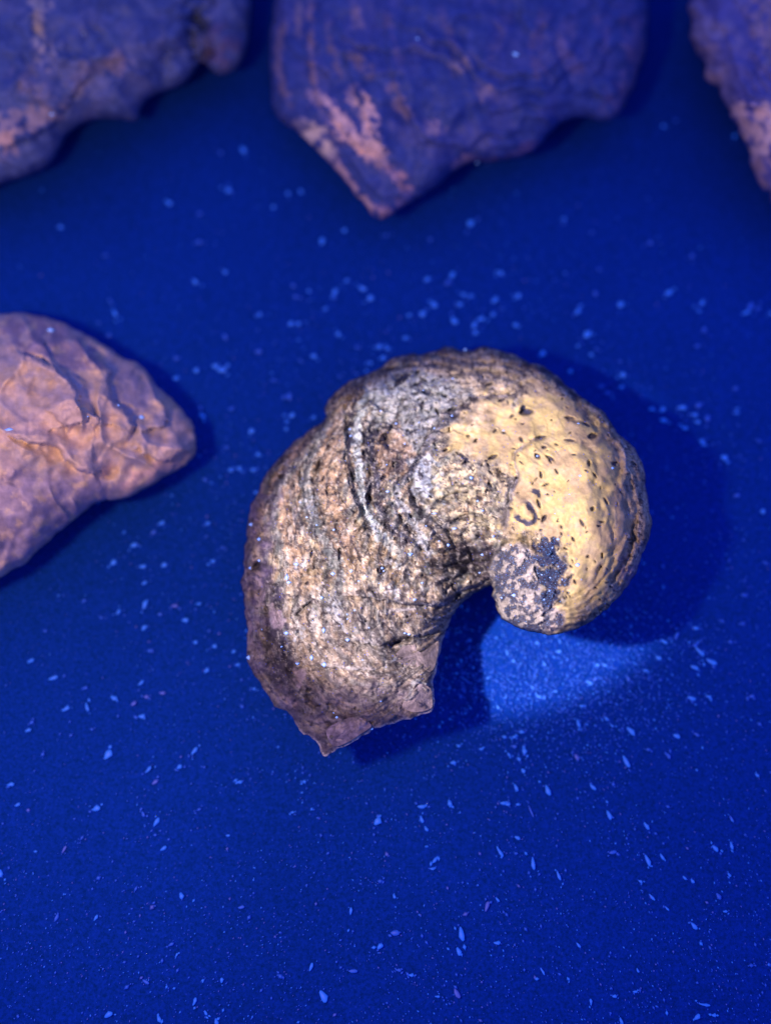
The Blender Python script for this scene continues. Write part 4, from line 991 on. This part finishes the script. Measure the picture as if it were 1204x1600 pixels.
def region_of(x, y):
    """where a grain lies, by what can be found beside it"""
    if 765 < x < 1075 and 985 < y < 1140:
        if x < 850: return "in the lit patch under the shell's beak"
        return "in the lit patch right of the beak"
    if y < 150 or (x > 1000 and y < 330):
        return "beside the top right shell"
    if y < 420:
        if x < 430: return "below the top left shell"
        if x < 760: return "below the pointed top centre shell"
        return "below the top centre shell's right half"
    if x < 385 and y < 900:
        if y < 560: return "above the left shell"
        if y < 760: return "right of the left shell's tip"
        return "under the left shell"
    if x < 600 and y < 700:
        return "off the central shell's upper left"
    if y < 700 and x < 760:
        return "just above the central shell"
    if y < 640 and x < 960:
        return "above the central shell's yellow side"
    if y < 640:
        return "off the central shell's upper right"
    if x > 960 and y < 830:
        return "by the shadow's upper right edge"
    if x > 960 and y < 985:
        return "right of the central shell's shadow"
    if x < 400 and y < 1040:
        return "left of the central shell"
    if x < 400 and y < 1300:
        return "low left of the central shell"
    if x < 600 and y < 1300:
        return "under the shell's broken lower tip"
    if x < 800 and y < 1200:
        return "by the broken lip's shadow"
    if x < 860 and y < 1330:
        return "below the lit patch"
    if y < 1330 and x < 1030:
        return "low right of the lit patch"
    if y < 1330:
        return "near the right edge, low"
    if x < 300:
        return "in the bottom left corner"
    if x < 600:
        return "along the bottom, left half"
    if x < 850:
        return "along the bottom middle"
    return "in the bottom right corner"


WORD = {'b': "bright blue", 'd': "faint blue", 'v': "pale violet"}


def look_of(L, w, a, k):
    shape = "slender" if L / w > 2.0 else ("round" if L / w < 1.22 else "oval")
    size = "big" if L * w > 165 else ("medium" if L * w > 95 else "small")
    return size + " " + WORD[k] + " " + shape


sets = {}
for i, (x, y, L, w, a, k) in enumerate(BIG):
    sets.setdefault((look_of(L, w, a, k), region_of(x, y)), []).append(i)
ORD = ["leftmost", "second from left", "third from left", "fourth from left", "fifth from left", "sixth from left", "seventh from left", "eighth from left", "ninth from left", "tenth from left", "eleventh from left", "twelfth from left"]
LABEL = {}
for (lk, rg), ids in sets.items():
    ids.sort(key=lambda i: BIG[i][0])
    for r, i in enumerate(ids):
        if len(ids) == 1:
            LABEL[i] = lk + " dust grain " + rg
        else:
            o_ = "rightmost" if r == len(ids) - 1 else ORD[min(r, 11)]
            LABEL[i] = o_ + " " + lk + " grain " + rg
for i, (x, y, L, w, a, k) in enumerate(BIG):
    me = kindmesh[k][i % len(kindmesh[k])]
    o = bpy.data.objects.new("dust_grain", me)
    p = P(x, y, 0)
    hh = min(w, 9) * 0.30
    o.scale = (L * 0.40 * S, w * (0.40 if y < 900 else 0.31) * S, hh * S)
    o.location = (p[0] * S, p[1] * S, hh * 0.8 * S)
    o.rotation_euler = (0, 0, R(a))
    o["label"] = LABEL[i]
    o["category"] = "dust grain"
    o["group"] = "blue dust grains scattered on the surface"
    col.objects.link(o)


def cloud(name, items, mats, label, parent=None, zfun=None, root=None):
    """many little pointed grains joined as one mesh; items: (x, y, L, w, ang, material index, z)"""
    base = np.array([(-1, 0, 0), (1, 0, 0), (0, -1, 0), (0, 1, 0), (0, 0, 1), (0, 0, -1)], float)
    tri = np.array([(0, 4, 2), (2, 4, 1), (1, 4, 3), (3, 4, 0), (0, 2, 5), (2, 1, 5), (1, 3, 5), (3, 0, 5)])
    V = []; F = []; mi = []
    for n, (x, y, L, w, a, m, z) in enumerate(items):
        c, s = math.cos(R(a)), math.sin(R(a))
        p = P(x, y, z)
        hh = min(L, w) * 0.35
        b = base * np.array([L / 2, w / 2, hh])
        V.append(np.stack([b[:, 0] * c - b[:, 1] * s + p[0], b[:, 0] * s + b[:, 1] * c + p[1], b[:, 2] + z + hh * 0.6], 1))
        F.append(tri + 6 * n); mi += [m] * 8
    V = np.concatenate(V) * S; F = np.concatenate(F)
    me = bpy.data.meshes.new(name); me.from_pydata([tuple(v) for v in V], [], [tuple(int(i) for i in f) for f in F]); me.update()
    me.shade_smooth()
    for m in mats:
        me.materials.append(m)
    me.polygons.foreach_set("material_index", mi)
    o = bpy.data.objects.new(name, me); col.objects.link(o)
    o["kind"] = "stuff"
    if label:
        o["label"] = label
    if root is not None:
        attach(o, root)
    return o


items = [(x, y, L, w, a, {'b': 0, 'd': 1, 'v': 2}[k], 0) for (x, y, L, w, a, k) in REST]
n = 0
rr = random.Random(12)
for (x, y, L, w, a, k) in GR:           # crumbs lying against the larger grains
    for _k in range(rr.choice((0, 1, 1, 2, 3, 4))):
        an_ = R(a) + rr.uniform(-0.7, 0.7) + rr.choice((0, math.pi)); dd_ = rr.uniform(0.35, 0.85) * L
        s_ = rr.uniform(0.22, 0.55) * w
        items.append((x + dd_ * math.cos(an_), y - dd_ * math.sin(an_), s_ * rr.uniform(1, 2), s_, a + rr.uniform(-50, 50), 0 if (k == 'b' and rr.random() < 0.6) else 1, 0))
while n < 11000:                       # fine dust, thicker toward the near side and round the shells
    x = rr.uniform(-250, 1450); y = rr.uniform(-200, 1850)
    dens = 0.10 + 0.75 * min(1, max(0, (y - 1150) / 350)) + 0.6 * math.exp(-((math.hypot(x - 720, y - 850) - 400) / 130) ** 2)
    dens *= 0.25 + 1.5 * max(0, 0.45 + float(perlin(np.array(x / 70.0), np.array(y / 70.0), 44)))
    if 700 < x < 790 and 940 < y < 1130: dens *= 0.1  # thinned inside the lip's shadow, where emissive dust would still glow
    if rr.random() > dens:
        continue
    s = rr.uniform(0.9, 2.4) * (1.8 if rr.random() < 0.12 else 1)
    an = -60 + rr.uniform(-35, 35)
    if x < 550: an = 50 + rr.uniform(-40, 40)
    items.append((x, y, s * rr.uniform(1, 2.1), s, an, rr.choice((0, 1, 1, 1, 1, 1, 2)), 0)); n += 1
for k in range(3200):                  # dense fine grit under the beak
    x = rr.gauss(870, 110); y = rr.gauss(1060, 60)
    s = rr.uniform(1.2, 3.4)
    items.append((x, y, s * rr.uniform(1, 1.8), s, -60 + rr.uniform(-40, 40), rr.choice((1, 1, 1, 1, 1, 0)), 0))
cloud("fine_dust", items, [M_BLUE, M_DIM, M_VIO], "fine blue and violet dust sprinkled all over the dark surface")

# dust on the central shell
glints = []
for ox, oy, rows in ((360, 520, [(1005, 300, 5, 3), (625, 505, 6, 4), (628, 540, 4, 4), (1063, 500, 5, 4), (985, 470, 3, 3), (820, 830, 6, 4), (1065, 945, 9, 3), (1170, 1025, 8, 3), (1135, 1110, 5, 5),
                                 (940, 1155, 9, 3), (785, 410, 4, 3), (150, 1080, 6, 6), (110, 1003, 9, 5), (400, 965, 5, 3), (450, 1005, 4, 3), (910, 580, 4, 3), (815, 690, 3, 3), (540, 1030, 4, 4), (1020, 1010, 3, 3), (600, 670, 3, 2), (865, 475, 4, 3), (365, 885, 4, 3)]),
                     (360, 840, [(345, 140, 9, 6), (535, 190, 7, 6), (295, 210, 6, 12), (305, 235, 8, 5), (105, 160, 6, 5), (150, 120, 5, 5), (487, 485, 5, 9), (293, 500, 8, 6), (612, 535, 6, 5), (350, 657, 6, 6),
                                 (424, 628, 5, 9), (490, 665, 8, 8), (97, 628, 8, 7), (265, 570, 5, 3), (650, 380, 4, 3), (610, 400, 3, 4), (610, 425, 3, 3), (910, 500, 5, 3), (932, 505, 6, 4), (960, 325, 6, 5), (1000, 237, 4, 3),
                                 (938, 90, 5, 5), (790, 160, 6, 4), (475, 315, 6, 5), (630, 175, 6, 6), (670, 228, 4, 3), (555, 940, 4, 4), (540, 915, 3, 3), (430, 435, 3, 3), (456, 268, 4, 3), (800, 175, 3, 3), (775, 240, 3, 2), (785, 855, 3, 2), (165, 480, 2, 3), (738, 1000, 4, 3), (1072, 600, 3, 3), (690, 640, 3, 2), (723, 470, 3, 3)]),
                     (680, 520, [(85, 435, 4, 4), (90, 240, 3, 3), (155, 90, 5, 5), (355, 512, 4, 3), (100, 1022, 8, 3), (220, 880, 4, 4), (245, 930, 5, 3), (65, 1110, 6, 5), (755, 748, 5, 4), (922, 708, 5, 4), (745, 475, 4, 3), (700, 845, 4, 2), (625, 945, 3, 2), (245, 1160, 6, 4), (300, 1065, 5, 4), (20, 1090, 4, 3), (185, 760, 7, 6), (530, 645, 4, 4)]),
                     (680, 780, [(345, 515, 4, 4), (410, 503, 8, 6), (600, 410, 3, 3), (640, 352, 3, 3), (565, 525, 4, 4), (660, 420, 4, 3), (610, 255, 3, 3), (742, 345, 7, 6), (555, 395, 4, 3), (230, 385, 4, 3), (470, 535, 3, 2), (640, 210, 6, 4), (395, 240, 4, 3), (595, 480, 3, 4), (760, 420, 2, 2)])):
    for x, y, a, b in rows:
        glints.append((ox + x / 3.344, oy + y / 3.344, a * 1.05, b * 1.0))
gx = np.array([g[0] for g in glints]); gy = np.array([g[1] for g in glints])
gd = seg_near(gx, gy, poly_main, True)[0]
gz = top_main(gx, gy, gd, rim_main(gx, gy))
items = [(g[0], g[1], g[2], g[3], 0, 0, float(z) - 0.5) for g, z in zip(glints, gz)]
fx, fy = rng.uniform(400, 1000, 900), rng.uniform(560, 1150, 900)
ok = inside(fx, fy, poly_main); fx, fy = fx[ok], fy[ok]
fd = seg_near(fx, fy, poly_main, True)[0]; ok = fd > 8; fx, fy, fd = fx[ok], fy[ok], fd[ok]
fz = top_main(fx, fy, fd, rim_main(fx, fy))
for a, b, z in zip(fx, fy, fz):
    s = rr.uniform(0.8, 1.7)
    items.append((a, b, s * 1.3, s, rr.uniform(0, 180), 1, float(z) - 0.2))
cloud("clinging_dust", items, [M_GLINT, M_VIO], None, root=root)

# loose flakes of the outer layer, each a small curved plate lifting off the body
def flake(name, pts, lift, thick, colr, parent, fn_top, fn_rim, poly_ref, label=None):
    poly = smooth_loop(pts, 4); n = len(poly)
    ctr = poly.mean(0)
    rings = [1.0, 0.86, 0.6, 0.3]
    XY = np.concatenate([ctr + (poly - ctr) * r for r in rings] + [ctr[None]])
    d = seg_near(XY[:, 0], XY[:, 1], poly_ref, True)[0]
    z = fn_top(XY[:, 0], XY[:, 1], d, fn_rim(XY[:, 0], XY[:, 1]))
    zs = np.full(len(XY), 0.0)
    for i in range(len(XY)):                                   # smooth over the roughness below
        w = np.exp(-((XY[:, 0] - XY[i, 0]) ** 2 + (XY[:, 1] - XY[i, 1]) ** 2) / 90.0); zs[i] = (w * z).sum() / w.sum()
    zt = zs + lift + 1.2 * fbm(XY[:, 0], XY[:, 1], 9, 2, 66); zb = zt - thick
    T = P(XY[:, 0], XY[:, 1], zt); B = P(XY[:, 0], XY[:, 1], zb)
    m = len(XY); F = []
    for r in range(3):
        for i in range(n):
            a, b = r * n + i, r * n + (i + 1) % n
            F.append((a, b, b + n, a + n)); F.append((m + a, m + a + n, m + b + n, m + b))
    for i in range(n):
        F.append((3 * n + i, 3 * n + (i + 1) % n, m - 1)); F.append((m + 3 * n + i, 2 * m - 1, m + 3 * n + (i + 1) % n))
        F.append((i, m + i, m + (i + 1) % n, (i + 1) % n))
    o = plain_obj(name, np.concatenate([T, B]) * S, F, M_MAIN, None, False)
    at = o.data.color_attributes.new("pigment", 'FLOAT_COLOR', 'POINT')
    cc = np.tile(np.array([*colr, 0.0]), (2 * m, 1)); cc[:, :3] *= (1 + 0.5 * fbm(np.tile(XY[:, 0], 2), np.tile(XY[:, 1], 2), 8, 2, 67))[:, None]
    at.data.foreach_set("color", cc.astype(np.float32).ravel())
    o.data.attributes.new("grit", 'FLOAT', 'POINT').data.foreach_set("value", np.ones(2 * m, np.float32))
    attach(o, parent)
    if label:
        o["label"] = label
    return o


fa = (top_main, rim_main, poly_main)
flake("loose_flake", z4((905, 560), (960, 555), (975, 590), (1020, 600), (1085, 540), (1075, 640), (1045, 700), (960, 690), (880, 650), (845, 640)), 2.0, 4, (0.24, 0.21, 0.16), root, *fa)
flake("loose_flake", z4((895, 880), (940, 820), (990, 765), (1045, 790), (1052, 840), (1046, 893), (960, 912)), 3.0, 5, (0.26, 0.225, 0.18), root, *fa, label="thin flake peeling up at the corner of the broken lip")
flake("loose_flake", z4((500, 1010), (560, 965), (640, 938), (700, 950), (735, 985), (680, 1025), (620, 1065), (540, 1090)), 1.5, 4, (0.18, 0.155, 0.17), root, *fa)

# ------------------------------------------------------------------ the other shells
def make_shell(outline, step, thick, rim_h, umax, label, loc, ledges, grooves_, color, lum, patches=(), rough=1.0, plates=(0, 0, 8, 6), jagged=2.5, seed=100, extra=None, glint=(), streaks=()):
    poly = jag(smooth_loop(outline, 5), jagged, 22, seed)
    uf = inflate(poly, 6.0)
    ax, ay = np.meshgrid(np.arange(poly[:, 0].min(), poly[:, 0].max(), 12.0), np.arange(poly[:, 1].min(), poly[:, 1].max(), 12.0))
    umax = float(np.max(np.where(inside(ax, ay, poly), uf(ax, ay) * seg_near(ax, ay, poly, True)[0], 0)))
    cx, cy, npl, apl = plates

    def rim(x, y):
        return rim_h + 8 * fbm(x, y, 90, 3, seed + 1)

    def top(x, y, d, zr):
        u = np.maximum(uf(x, y) * d, 0) / umax
        h = zr + thick * np.power(u, 0.55)
        e = sstep(0, 14, d)
        r = np.hypot(x - cx, y - cy)
        wr = r / npl + 1.3 * fbm(x, y, 150, 3, seed + 2) + 0.35 * fbm(x, y, 50, 2, seed + 3)
        f = wr - np.floor(wr)
        h = h + e * apl * np.power(f, 1.6) * sstep(1, 0.66, f) * (0.5 + 0.8 * np.clip(0.5 + fbm(x, y, 110, 2, seed + 6), 0, 1))
        for i, (pts, A, wd, s) in enumerate(ledges):
            h = h + ledge(x, y, pts, A * 1.15, wd, s, edge=8, wob=4, seed=seed + 10 + i)
        for pts, w, dep in grooves_:
            h = h + groove(x, y, pts, w, dep)
        h = h + rough * e * (9 * fbm(x, y, 85, 3, seed + 4) + 1.2 * fbm(x, y, 24, 2, seed + 5))
        if extra:
            h = h + e * extra(x, y)
        return np.maximum(h, 4)

    def under(x, y, d, zr, zt):
        return zr * (1 - sstep(0, 120, d)) + 1

    def colr(x, y, d):
        n = len(x)
        c = np.tile(np.array(color[0]), (n, 1))
        c = lerp(c, color[1], sstep(-0.1, 0.4, fbm(x, y, 70, 4, seed + 7)))
        c = lerp(c, color[2], sstep(0.1, 0.5, fbm(x, y, 40, 4, seed + 8)) * 0.8)
        for pts, cc, k in patches:
            c = lerp(c, cc, polymask(x, y, pts, 9, 16, 24, seed + 9) * k * sstep(-0.6, 0.0, fbm(x, y, 18, 3, seed + 31)))
        for i, (pts, w, cc, k) in enumerate(streaks):
            c = lerp(c, cc, strand(x, y, pts, w * 1.15, seed + 500 + i * 3) * k * sstep(-0.7, -0.1, fbm(x, y, 22, 3, seed + 30)))
        c = c * (1 + 0.18 * fbm(x, y, 12, 3, seed + 12))[:, None] * lum
        return np.clip(c, 0.004, 0.9), np.zeros(n)

    rt = thing("fossil_oyster_shell", label, "fossil shell", loc, "fossil shells laid out on the blue surface")
    b = grid_mesh("shell_body", poly, step, top, rim, under, colr, M_SIDE, None)
    attach(b, rt)
    if glint:
        X = np.array([g[0] for g in glint], float); Y = np.array([g[1] for g in glint], float)
        dd = seg_near(X, Y, poly, True)[0]
        Z = top(X, Y, dd, rim(X, Y))
        cloud("clinging_dust", [(g[0], g[1], g[2], g[3], g[4], 0, float(z) - 0.5) for g, z in zip(glint, Z)], [M_GLINT], None, root=rt)
    return rt


def soft_folds(x, y):
    a = (x * 0.80 - y * 0.60) / 40 + 1.5 * fbm(x, y, 120, 2, 401)
    r = 1 - np.abs(np.sin(a * 1.9))
    k = sstep(-0.4, 0.3, fbm(x, y, 90, 2, 402)) * sstep(960, 840, y + 0.4 * x)
    b = (x * 0.5 + y * 0.86) / 34 + 1.2 * fbm(x, y, 80, 2, 403)
    return 15 * k * np.power(r, 1.2) + 6 * np.sin(b * 2.2) * sstep(0.0, 0.4, fbm(x, y, 70, 2, 404))


def z6(*p): return [(400 + x / 1.942, y / 1.942) for x, y in p]


def z5(*p): return [(x / 3.478, 460 + y / 3.478) for x, y in p]


make_shell([(-60, 502), (0, 490), (60, 492), (112, 510), (148, 530), (190, 556), (226, 575), (244, 600), (268, 622), (288, 645), (304, 668), (308, 700), (296, 722),
            (262, 742), (222, 766), (190, 780), (160, 782), (120, 808), (70, 852), (40, 880), (0, 902), (-60, 930), (-140, 940), (-230, 900), (-280, 810), (-290, 700), (-240, 590), (-160, 520)],
           2.2, 190, 75, 0,
           "wrinkled pinkish tan fossil oyster shell reaching in from the left edge", P(-20, 720, 0) * S,
           [(z5((40, 290), (110, 310), (270, 380), (420, 510), (440, 600), (530, 660), (490, 780)), 34, 30, -1),
            (z5((400, 190), (500, 340), (600, 410), (590, 520), (640, 600), (720, 670), (720, 760), (640, 820)), 28, 26, -1),
            (z5((790, 390), (840, 520), (910, 620), (890, 710), (730, 760)), 24, 26, -1),
            (z5((0, 740), (160, 810), (300, 830), (370, 910), (480, 975), (610, 950)), 36, 30, +1),
            (z5((700, 830), (780, 860), (880, 910), (960, 880), (1060, 830)), 24, 22, +1),
            (z5((240, 230), (300, 380), (480, 480)), 20, 20, -1),
            (z5((240, 620), (330, 690), (370, 760)), 18, 20, +1),
            (z5((640, 1040), (720, 1080), (850, 1020), (1000, 900)), 10, 20, +1)],
           [(z5((520, 990), (600, 960), (650, 960)), 9, 22), (z5((700, 700), (760, 660), (800, 690)), 5, 8), (z5((0, 1000), (120, 900), (250, 830)), 6, 8),
            (z5((130, 330), (200, 350), (270, 380)), 5, 10), (z5((600, 820), (700, 830), (760, 850)), 6, 10)],
           [(0.62, 0.48, 0.37), (0.50, 0.42, 0.38), (0.74, 0.55, 0.33)], 1.0,
           [(z5((0, 1000), (500, 960), (640, 1080), (400, 1300), (0, 1500)), (0.36, 0.30, 0.36), 0.8), (z5((150, 850), (300, 850), (330, 960), (200, 1000)), (0.38, 0.34, 0.30), 0.5),
            (z5((0, 150), (200, 120), (420, 200), (560, 400), (350, 380), (100, 280)), (0.28, 0.22, 0.30), 0.7),
            (z5((150, 690), (330, 740), (560, 870), (600, 960), (480, 965), (350, 900), (180, 820), (60, 760)), (0.74, 0.56, 0.42), 0.6), (z5((760, 800), (880, 760), (960, 700), (940, 860), (860, 900)), (0.74, 0.56, 0.42), 0.6),  # warm highlights painted on the ledge crest and the right tip
            (z5((660, 1000), (1040, 860), (1060, 880), (700, 1080)), (0.78, 0.52, 0.42), 0.7), (z5((620, 410), (780, 470), (820, 620), (700, 640), (610, 560)), (0.34, 0.30, 0.36), 0.6)],
           rough=1.9, plates=(330, 730, 80, 5), jagged=2.2, seed=110, extra=soft_folds,
           glint=[(79, 517, 13, 8, 0), (221, 653, 9, 8, 0), (15, 672, 14, 6, 0), (137, 651, 4, 3, 0), (185, 634, 4, 5, 0)])

make_shell([(432, -60), (428, 0), (421, 60), (421, 110), (426, 165), (440, 190), (465, 206), (500, 240), (530, 272), (558, 308), (592, 343), (620, 330), (650, 312), (688, 286), (715, 262),
            (742, 252), (780, 252), (830, 236), (868, 200), (900, 184), (940, 190), (965, 180), (990, 130), (1008, 70), (1012, 0), (1005, -80), (960, -190), (880, -280), (760, -330), (620, -310), (510, -230), (450, -140)],
           3.0, 150, 80, 0,
           "broad violet grey fossil oyster shell pointing down from the top centre with pink blotches", P(720, 20, 0) * S,
           [([(470, 20), (480, 90), (500, 160), (560, 230), (600, 260)], 12, 30, +1), ([(540, 30), (545, 110), (575, 190), (620, 260)], 11, 30, +1),
            ([(600, 10), (610, 110), (650, 200), (700, 250)], 9, 34, +1), ([(860, 20), (870, 90), (900, 150)], 8, 26, -1), ([(525, 250), (570, 240), (610, 260), (635, 300)], 10, 20, -1)],
           [], [(0.05, 0.085, 0.26), (0.075, 0.10, 0.28), (0.035, 0.065, 0.24)], 1.0,
           [], streaks=[(z6((165, 0), (165, 120), (172, 220), (188, 300)), 4.5, (0.30, 0.22, 0.25), 0.8), (z6((90, 60), (68, 150), (75, 240), (105, 320)), 5, (0.26, 0.20, 0.24), 0.8), (z6((130, 0), (128, 60), (132, 110)), 5, (0.30, 0.24, 0.26), 0.7),
            (z6((220, 50), (228, 150), (262, 240)), 5, (0.19, 0.16, 0.24), 0.8), (z6((296, 20), (318, 90)), 7, (0.26, 0.21, 0.27), 0.8), (z6((290, 160), (350, 230)), 8, (0.22, 0.18, 0.25), 0.8),
            (z6((296, 280), (335, 340), (345, 400), (372, 480)), 11, (0.80, 0.56, 0.44), 0.98), (z6((185, 295), (240, 350), (300, 430), (375, 485)), 11, (0.84, 0.58, 0.45), 0.98),
            (z6((140, 390), (190, 420), (225, 475)), 13, (0.86, 0.72, 0.52), 0.98), (z6((230, 490), (265, 550), (310, 610), (370, 658)), 9, (0.78, 0.55, 0.45), 0.95), (z6((330, 640), (400, 640), (440, 620)), 8, (0.44, 0.29, 0.32), 0.8),
            (z6((390, 500), (430, 530), (462, 580)), 8, (0.50, 0.32, 0.32), 0.9), (z6((410, 250), (430, 310), (470, 360)), 7, (0.24, 0.19, 0.26), 0.8), (z6((600, 200), (645, 190)), 11, (0.34, 0.28, 0.30), 0.85),
            (z6((680, 270), (710, 290)), 11, (0.36, 0.28, 0.30), 0.85), (z6((520, 385), (555, 392)), 9, (0.52, 0.38, 0.38), 0.9), (z6((600, 525), (620, 495), (660, 480)), 7, (0.36, 0.25, 0.28), 0.85), (z6((660, 485), (740, 490), (850, 430)), 6, (0.18, 0.12, 0.22), 0.7),
            (z6((400, 40), (410, 120), (440, 200)), 6, (0.13, 0.12, 0.26), 0.8), (z6((560, 20), (590, 120), (620, 170)), 6, (0.12, 0.12, 0.27), 0.8), (z6((760, 20), (740, 110), (690, 190)), 8, (0.12, 0.12, 0.28), 0.7),
            (z6((880, 30), (840, 130), (870, 240)), 9, (0.14, 0.12, 0.24), 0.8), (z6((960, 60), (930, 140), (980, 220), (1000, 230)), 10, (0.18, 0.15, 0.26), 0.8), (z6((1120, 20), (1150, 150), (1130, 240), (1060, 330)), 12, (0.16, 0.13, 0.26), 0.8), (z6((1040, 40), (1060, 160)), 9, (0.14, 0.12, 0.26), 0.7)],
           rough=1.0, plates=(800, -120, 50, 15), jagged=2.5, seed=140, glint=[(805, 86, 8, 13, 60), (652, 61, 5, 5, 0), (745, 255, 4, 4, 0)])

make_shell([(-120, 330), (-40, 305), (0, 290), (35, 278), (70, 262), (92, 235), (108, 208), (140, 190), (185, 188), (214, 190), (222, 165), (240, 150), (285, 132), (305, 108), (318, 96), (330, 112), (350, 117), (370, 108),
            (385, 80), (391, 40), (392, 0), (385, -60), (350, -130), (270, -190), (150, -220), (10, -200), (-110, -130), (-190, 0), (-210, 140), (-190, 270)],
           3.0, 150, 80, 0,
           "violet grey fossil oyster shell with rounded knob-like beak in the top left corner", P(60, 60, 0) * S,
           [([(150, 90), (110, 90), (60, 60), (50, 0)], 14, 30, +1), ([(0, 235), (50, 215), (90, 190), (130, 130), (170, 105)], 18, 34, +1), ([(20, 110), (50, 150), (95, 180)], 9, 22, +1), ([(130, 85), (160, 95), (200, 90)], 8, 22, +1)],
           [([(300, -60), (312, -10), (308, 50), (318, 100)], 20, 50), ([(240, 130), (260, 100), (300, 60), (305, 20)], 16, 20)],
           [(0.085, 0.125, 0.27), (0.12, 0.15, 0.29), (0.05, 0.085, 0.24)], 1.0,
           [([(50, -20), (68, 0), (70, 50), (82, 90), (62, 85), (52, 40)], (0.48, 0.42, 0.36), 0.9), ([(-40, 190), (20, 175), (75, 170), (95, 182), (50, 205), (10, 225), (-40, 240)], (0.42, 0.33, 0.31), 0.85),
            ([(165, 95), (185, 80), (205, 95), (190, 118)], (0.26, 0.20, 0.22), 0.8), ([(20, 110), (60, 120), (90, 175), (60, 180)], (0.24, 0.2, 0.23), 0.6), ([(100, 130), (150, 90), (170, 100), (120, 150)], (0.22, 0.18, 0.2), 0.6),
            ([(318, 50), (360, 40), (378, 80), (350, 112), (325, 100)], (0.14, 0.09, 0.15), 0.6), ([(0, 205), (20, 200), (15, 235), (-10, 235)], (0.65, 0.42, 0.3), 0.8)],
           rough=1.0, plates=(260, 60, 56, 13), jagged=2.0, seed=170, glint=[(81, 179, 10, 5, 0), (131, 53, 4, 4, 0)])

make_shell([(1082, -60), (1078, 0), (1078, 38), (1084, 80), (1100, 98), (1103, 122), (1122, 138), (1126, 155), (1142, 178), (1158, 212), (1172, 243), (1176, 272), (1188, 292), (1200, 300), (1206, 318), (1240, 340), (1300, 340),
            (1380, 290), (1440, 190), (1460, 60), (1430, -80), (1350, -190), (1240, -220), (1140, -160)],
           3.0, 150, 80, 0,
           "ragged layered fossil oyster shell with a cream band in the top right corner", P(1270, 70, 0) * S,
           [([(1090, 60), (1110, 95), (1130, 100), (1150, 150), (1175, 170)], 12, 26, +1), ([(1125, 20), (1140, 80), (1160, 140), (1215, 170)], 12, 26, +1), ([(1145, 175), (1170, 170), (1210, 165)], 12, 22, +1),
            ([(1160, 10), (1180, 70), (1185, 120), (1210, 160)], 10, 22, +1), ([(1175, 240), (1190, 245), (1215, 240)], 10, 18, +1)],
           [], [(0.12, 0.13, 0.34), (0.24, 0.23, 0.38), (0.08, 0.10, 0.32)], 1.0,
           [([(1142, 170), (1165, 165), (1240, 168), (1260, 260), (1215, 262), (1190, 240), (1172, 240), (1155, 205)], (0.85, 0.62, 0.48), 0.95),
            ([(1100, 110), (1120, 115), (1125, 132), (1108, 130)], (0.4, 0.3, 0.3), 0.8), ([(1172, 250), (1190, 250), (1195, 290), (1180, 280)], (0.42, 0.3, 0.28), 0.85), ([(1097, 55), (1112, 45), (1112, 95), (1100, 85)], (0.28, 0.22, 0.25), 0.7),
            ([(1170, 0), (1210, 0), (1215, 110), (1190, 100), (1180, 50)], (0.36, 0.27, 0.27), 0.7)],
           rough=1.2, plates=(1330, -60, 34, 12), jagged=5.0, seed=200)
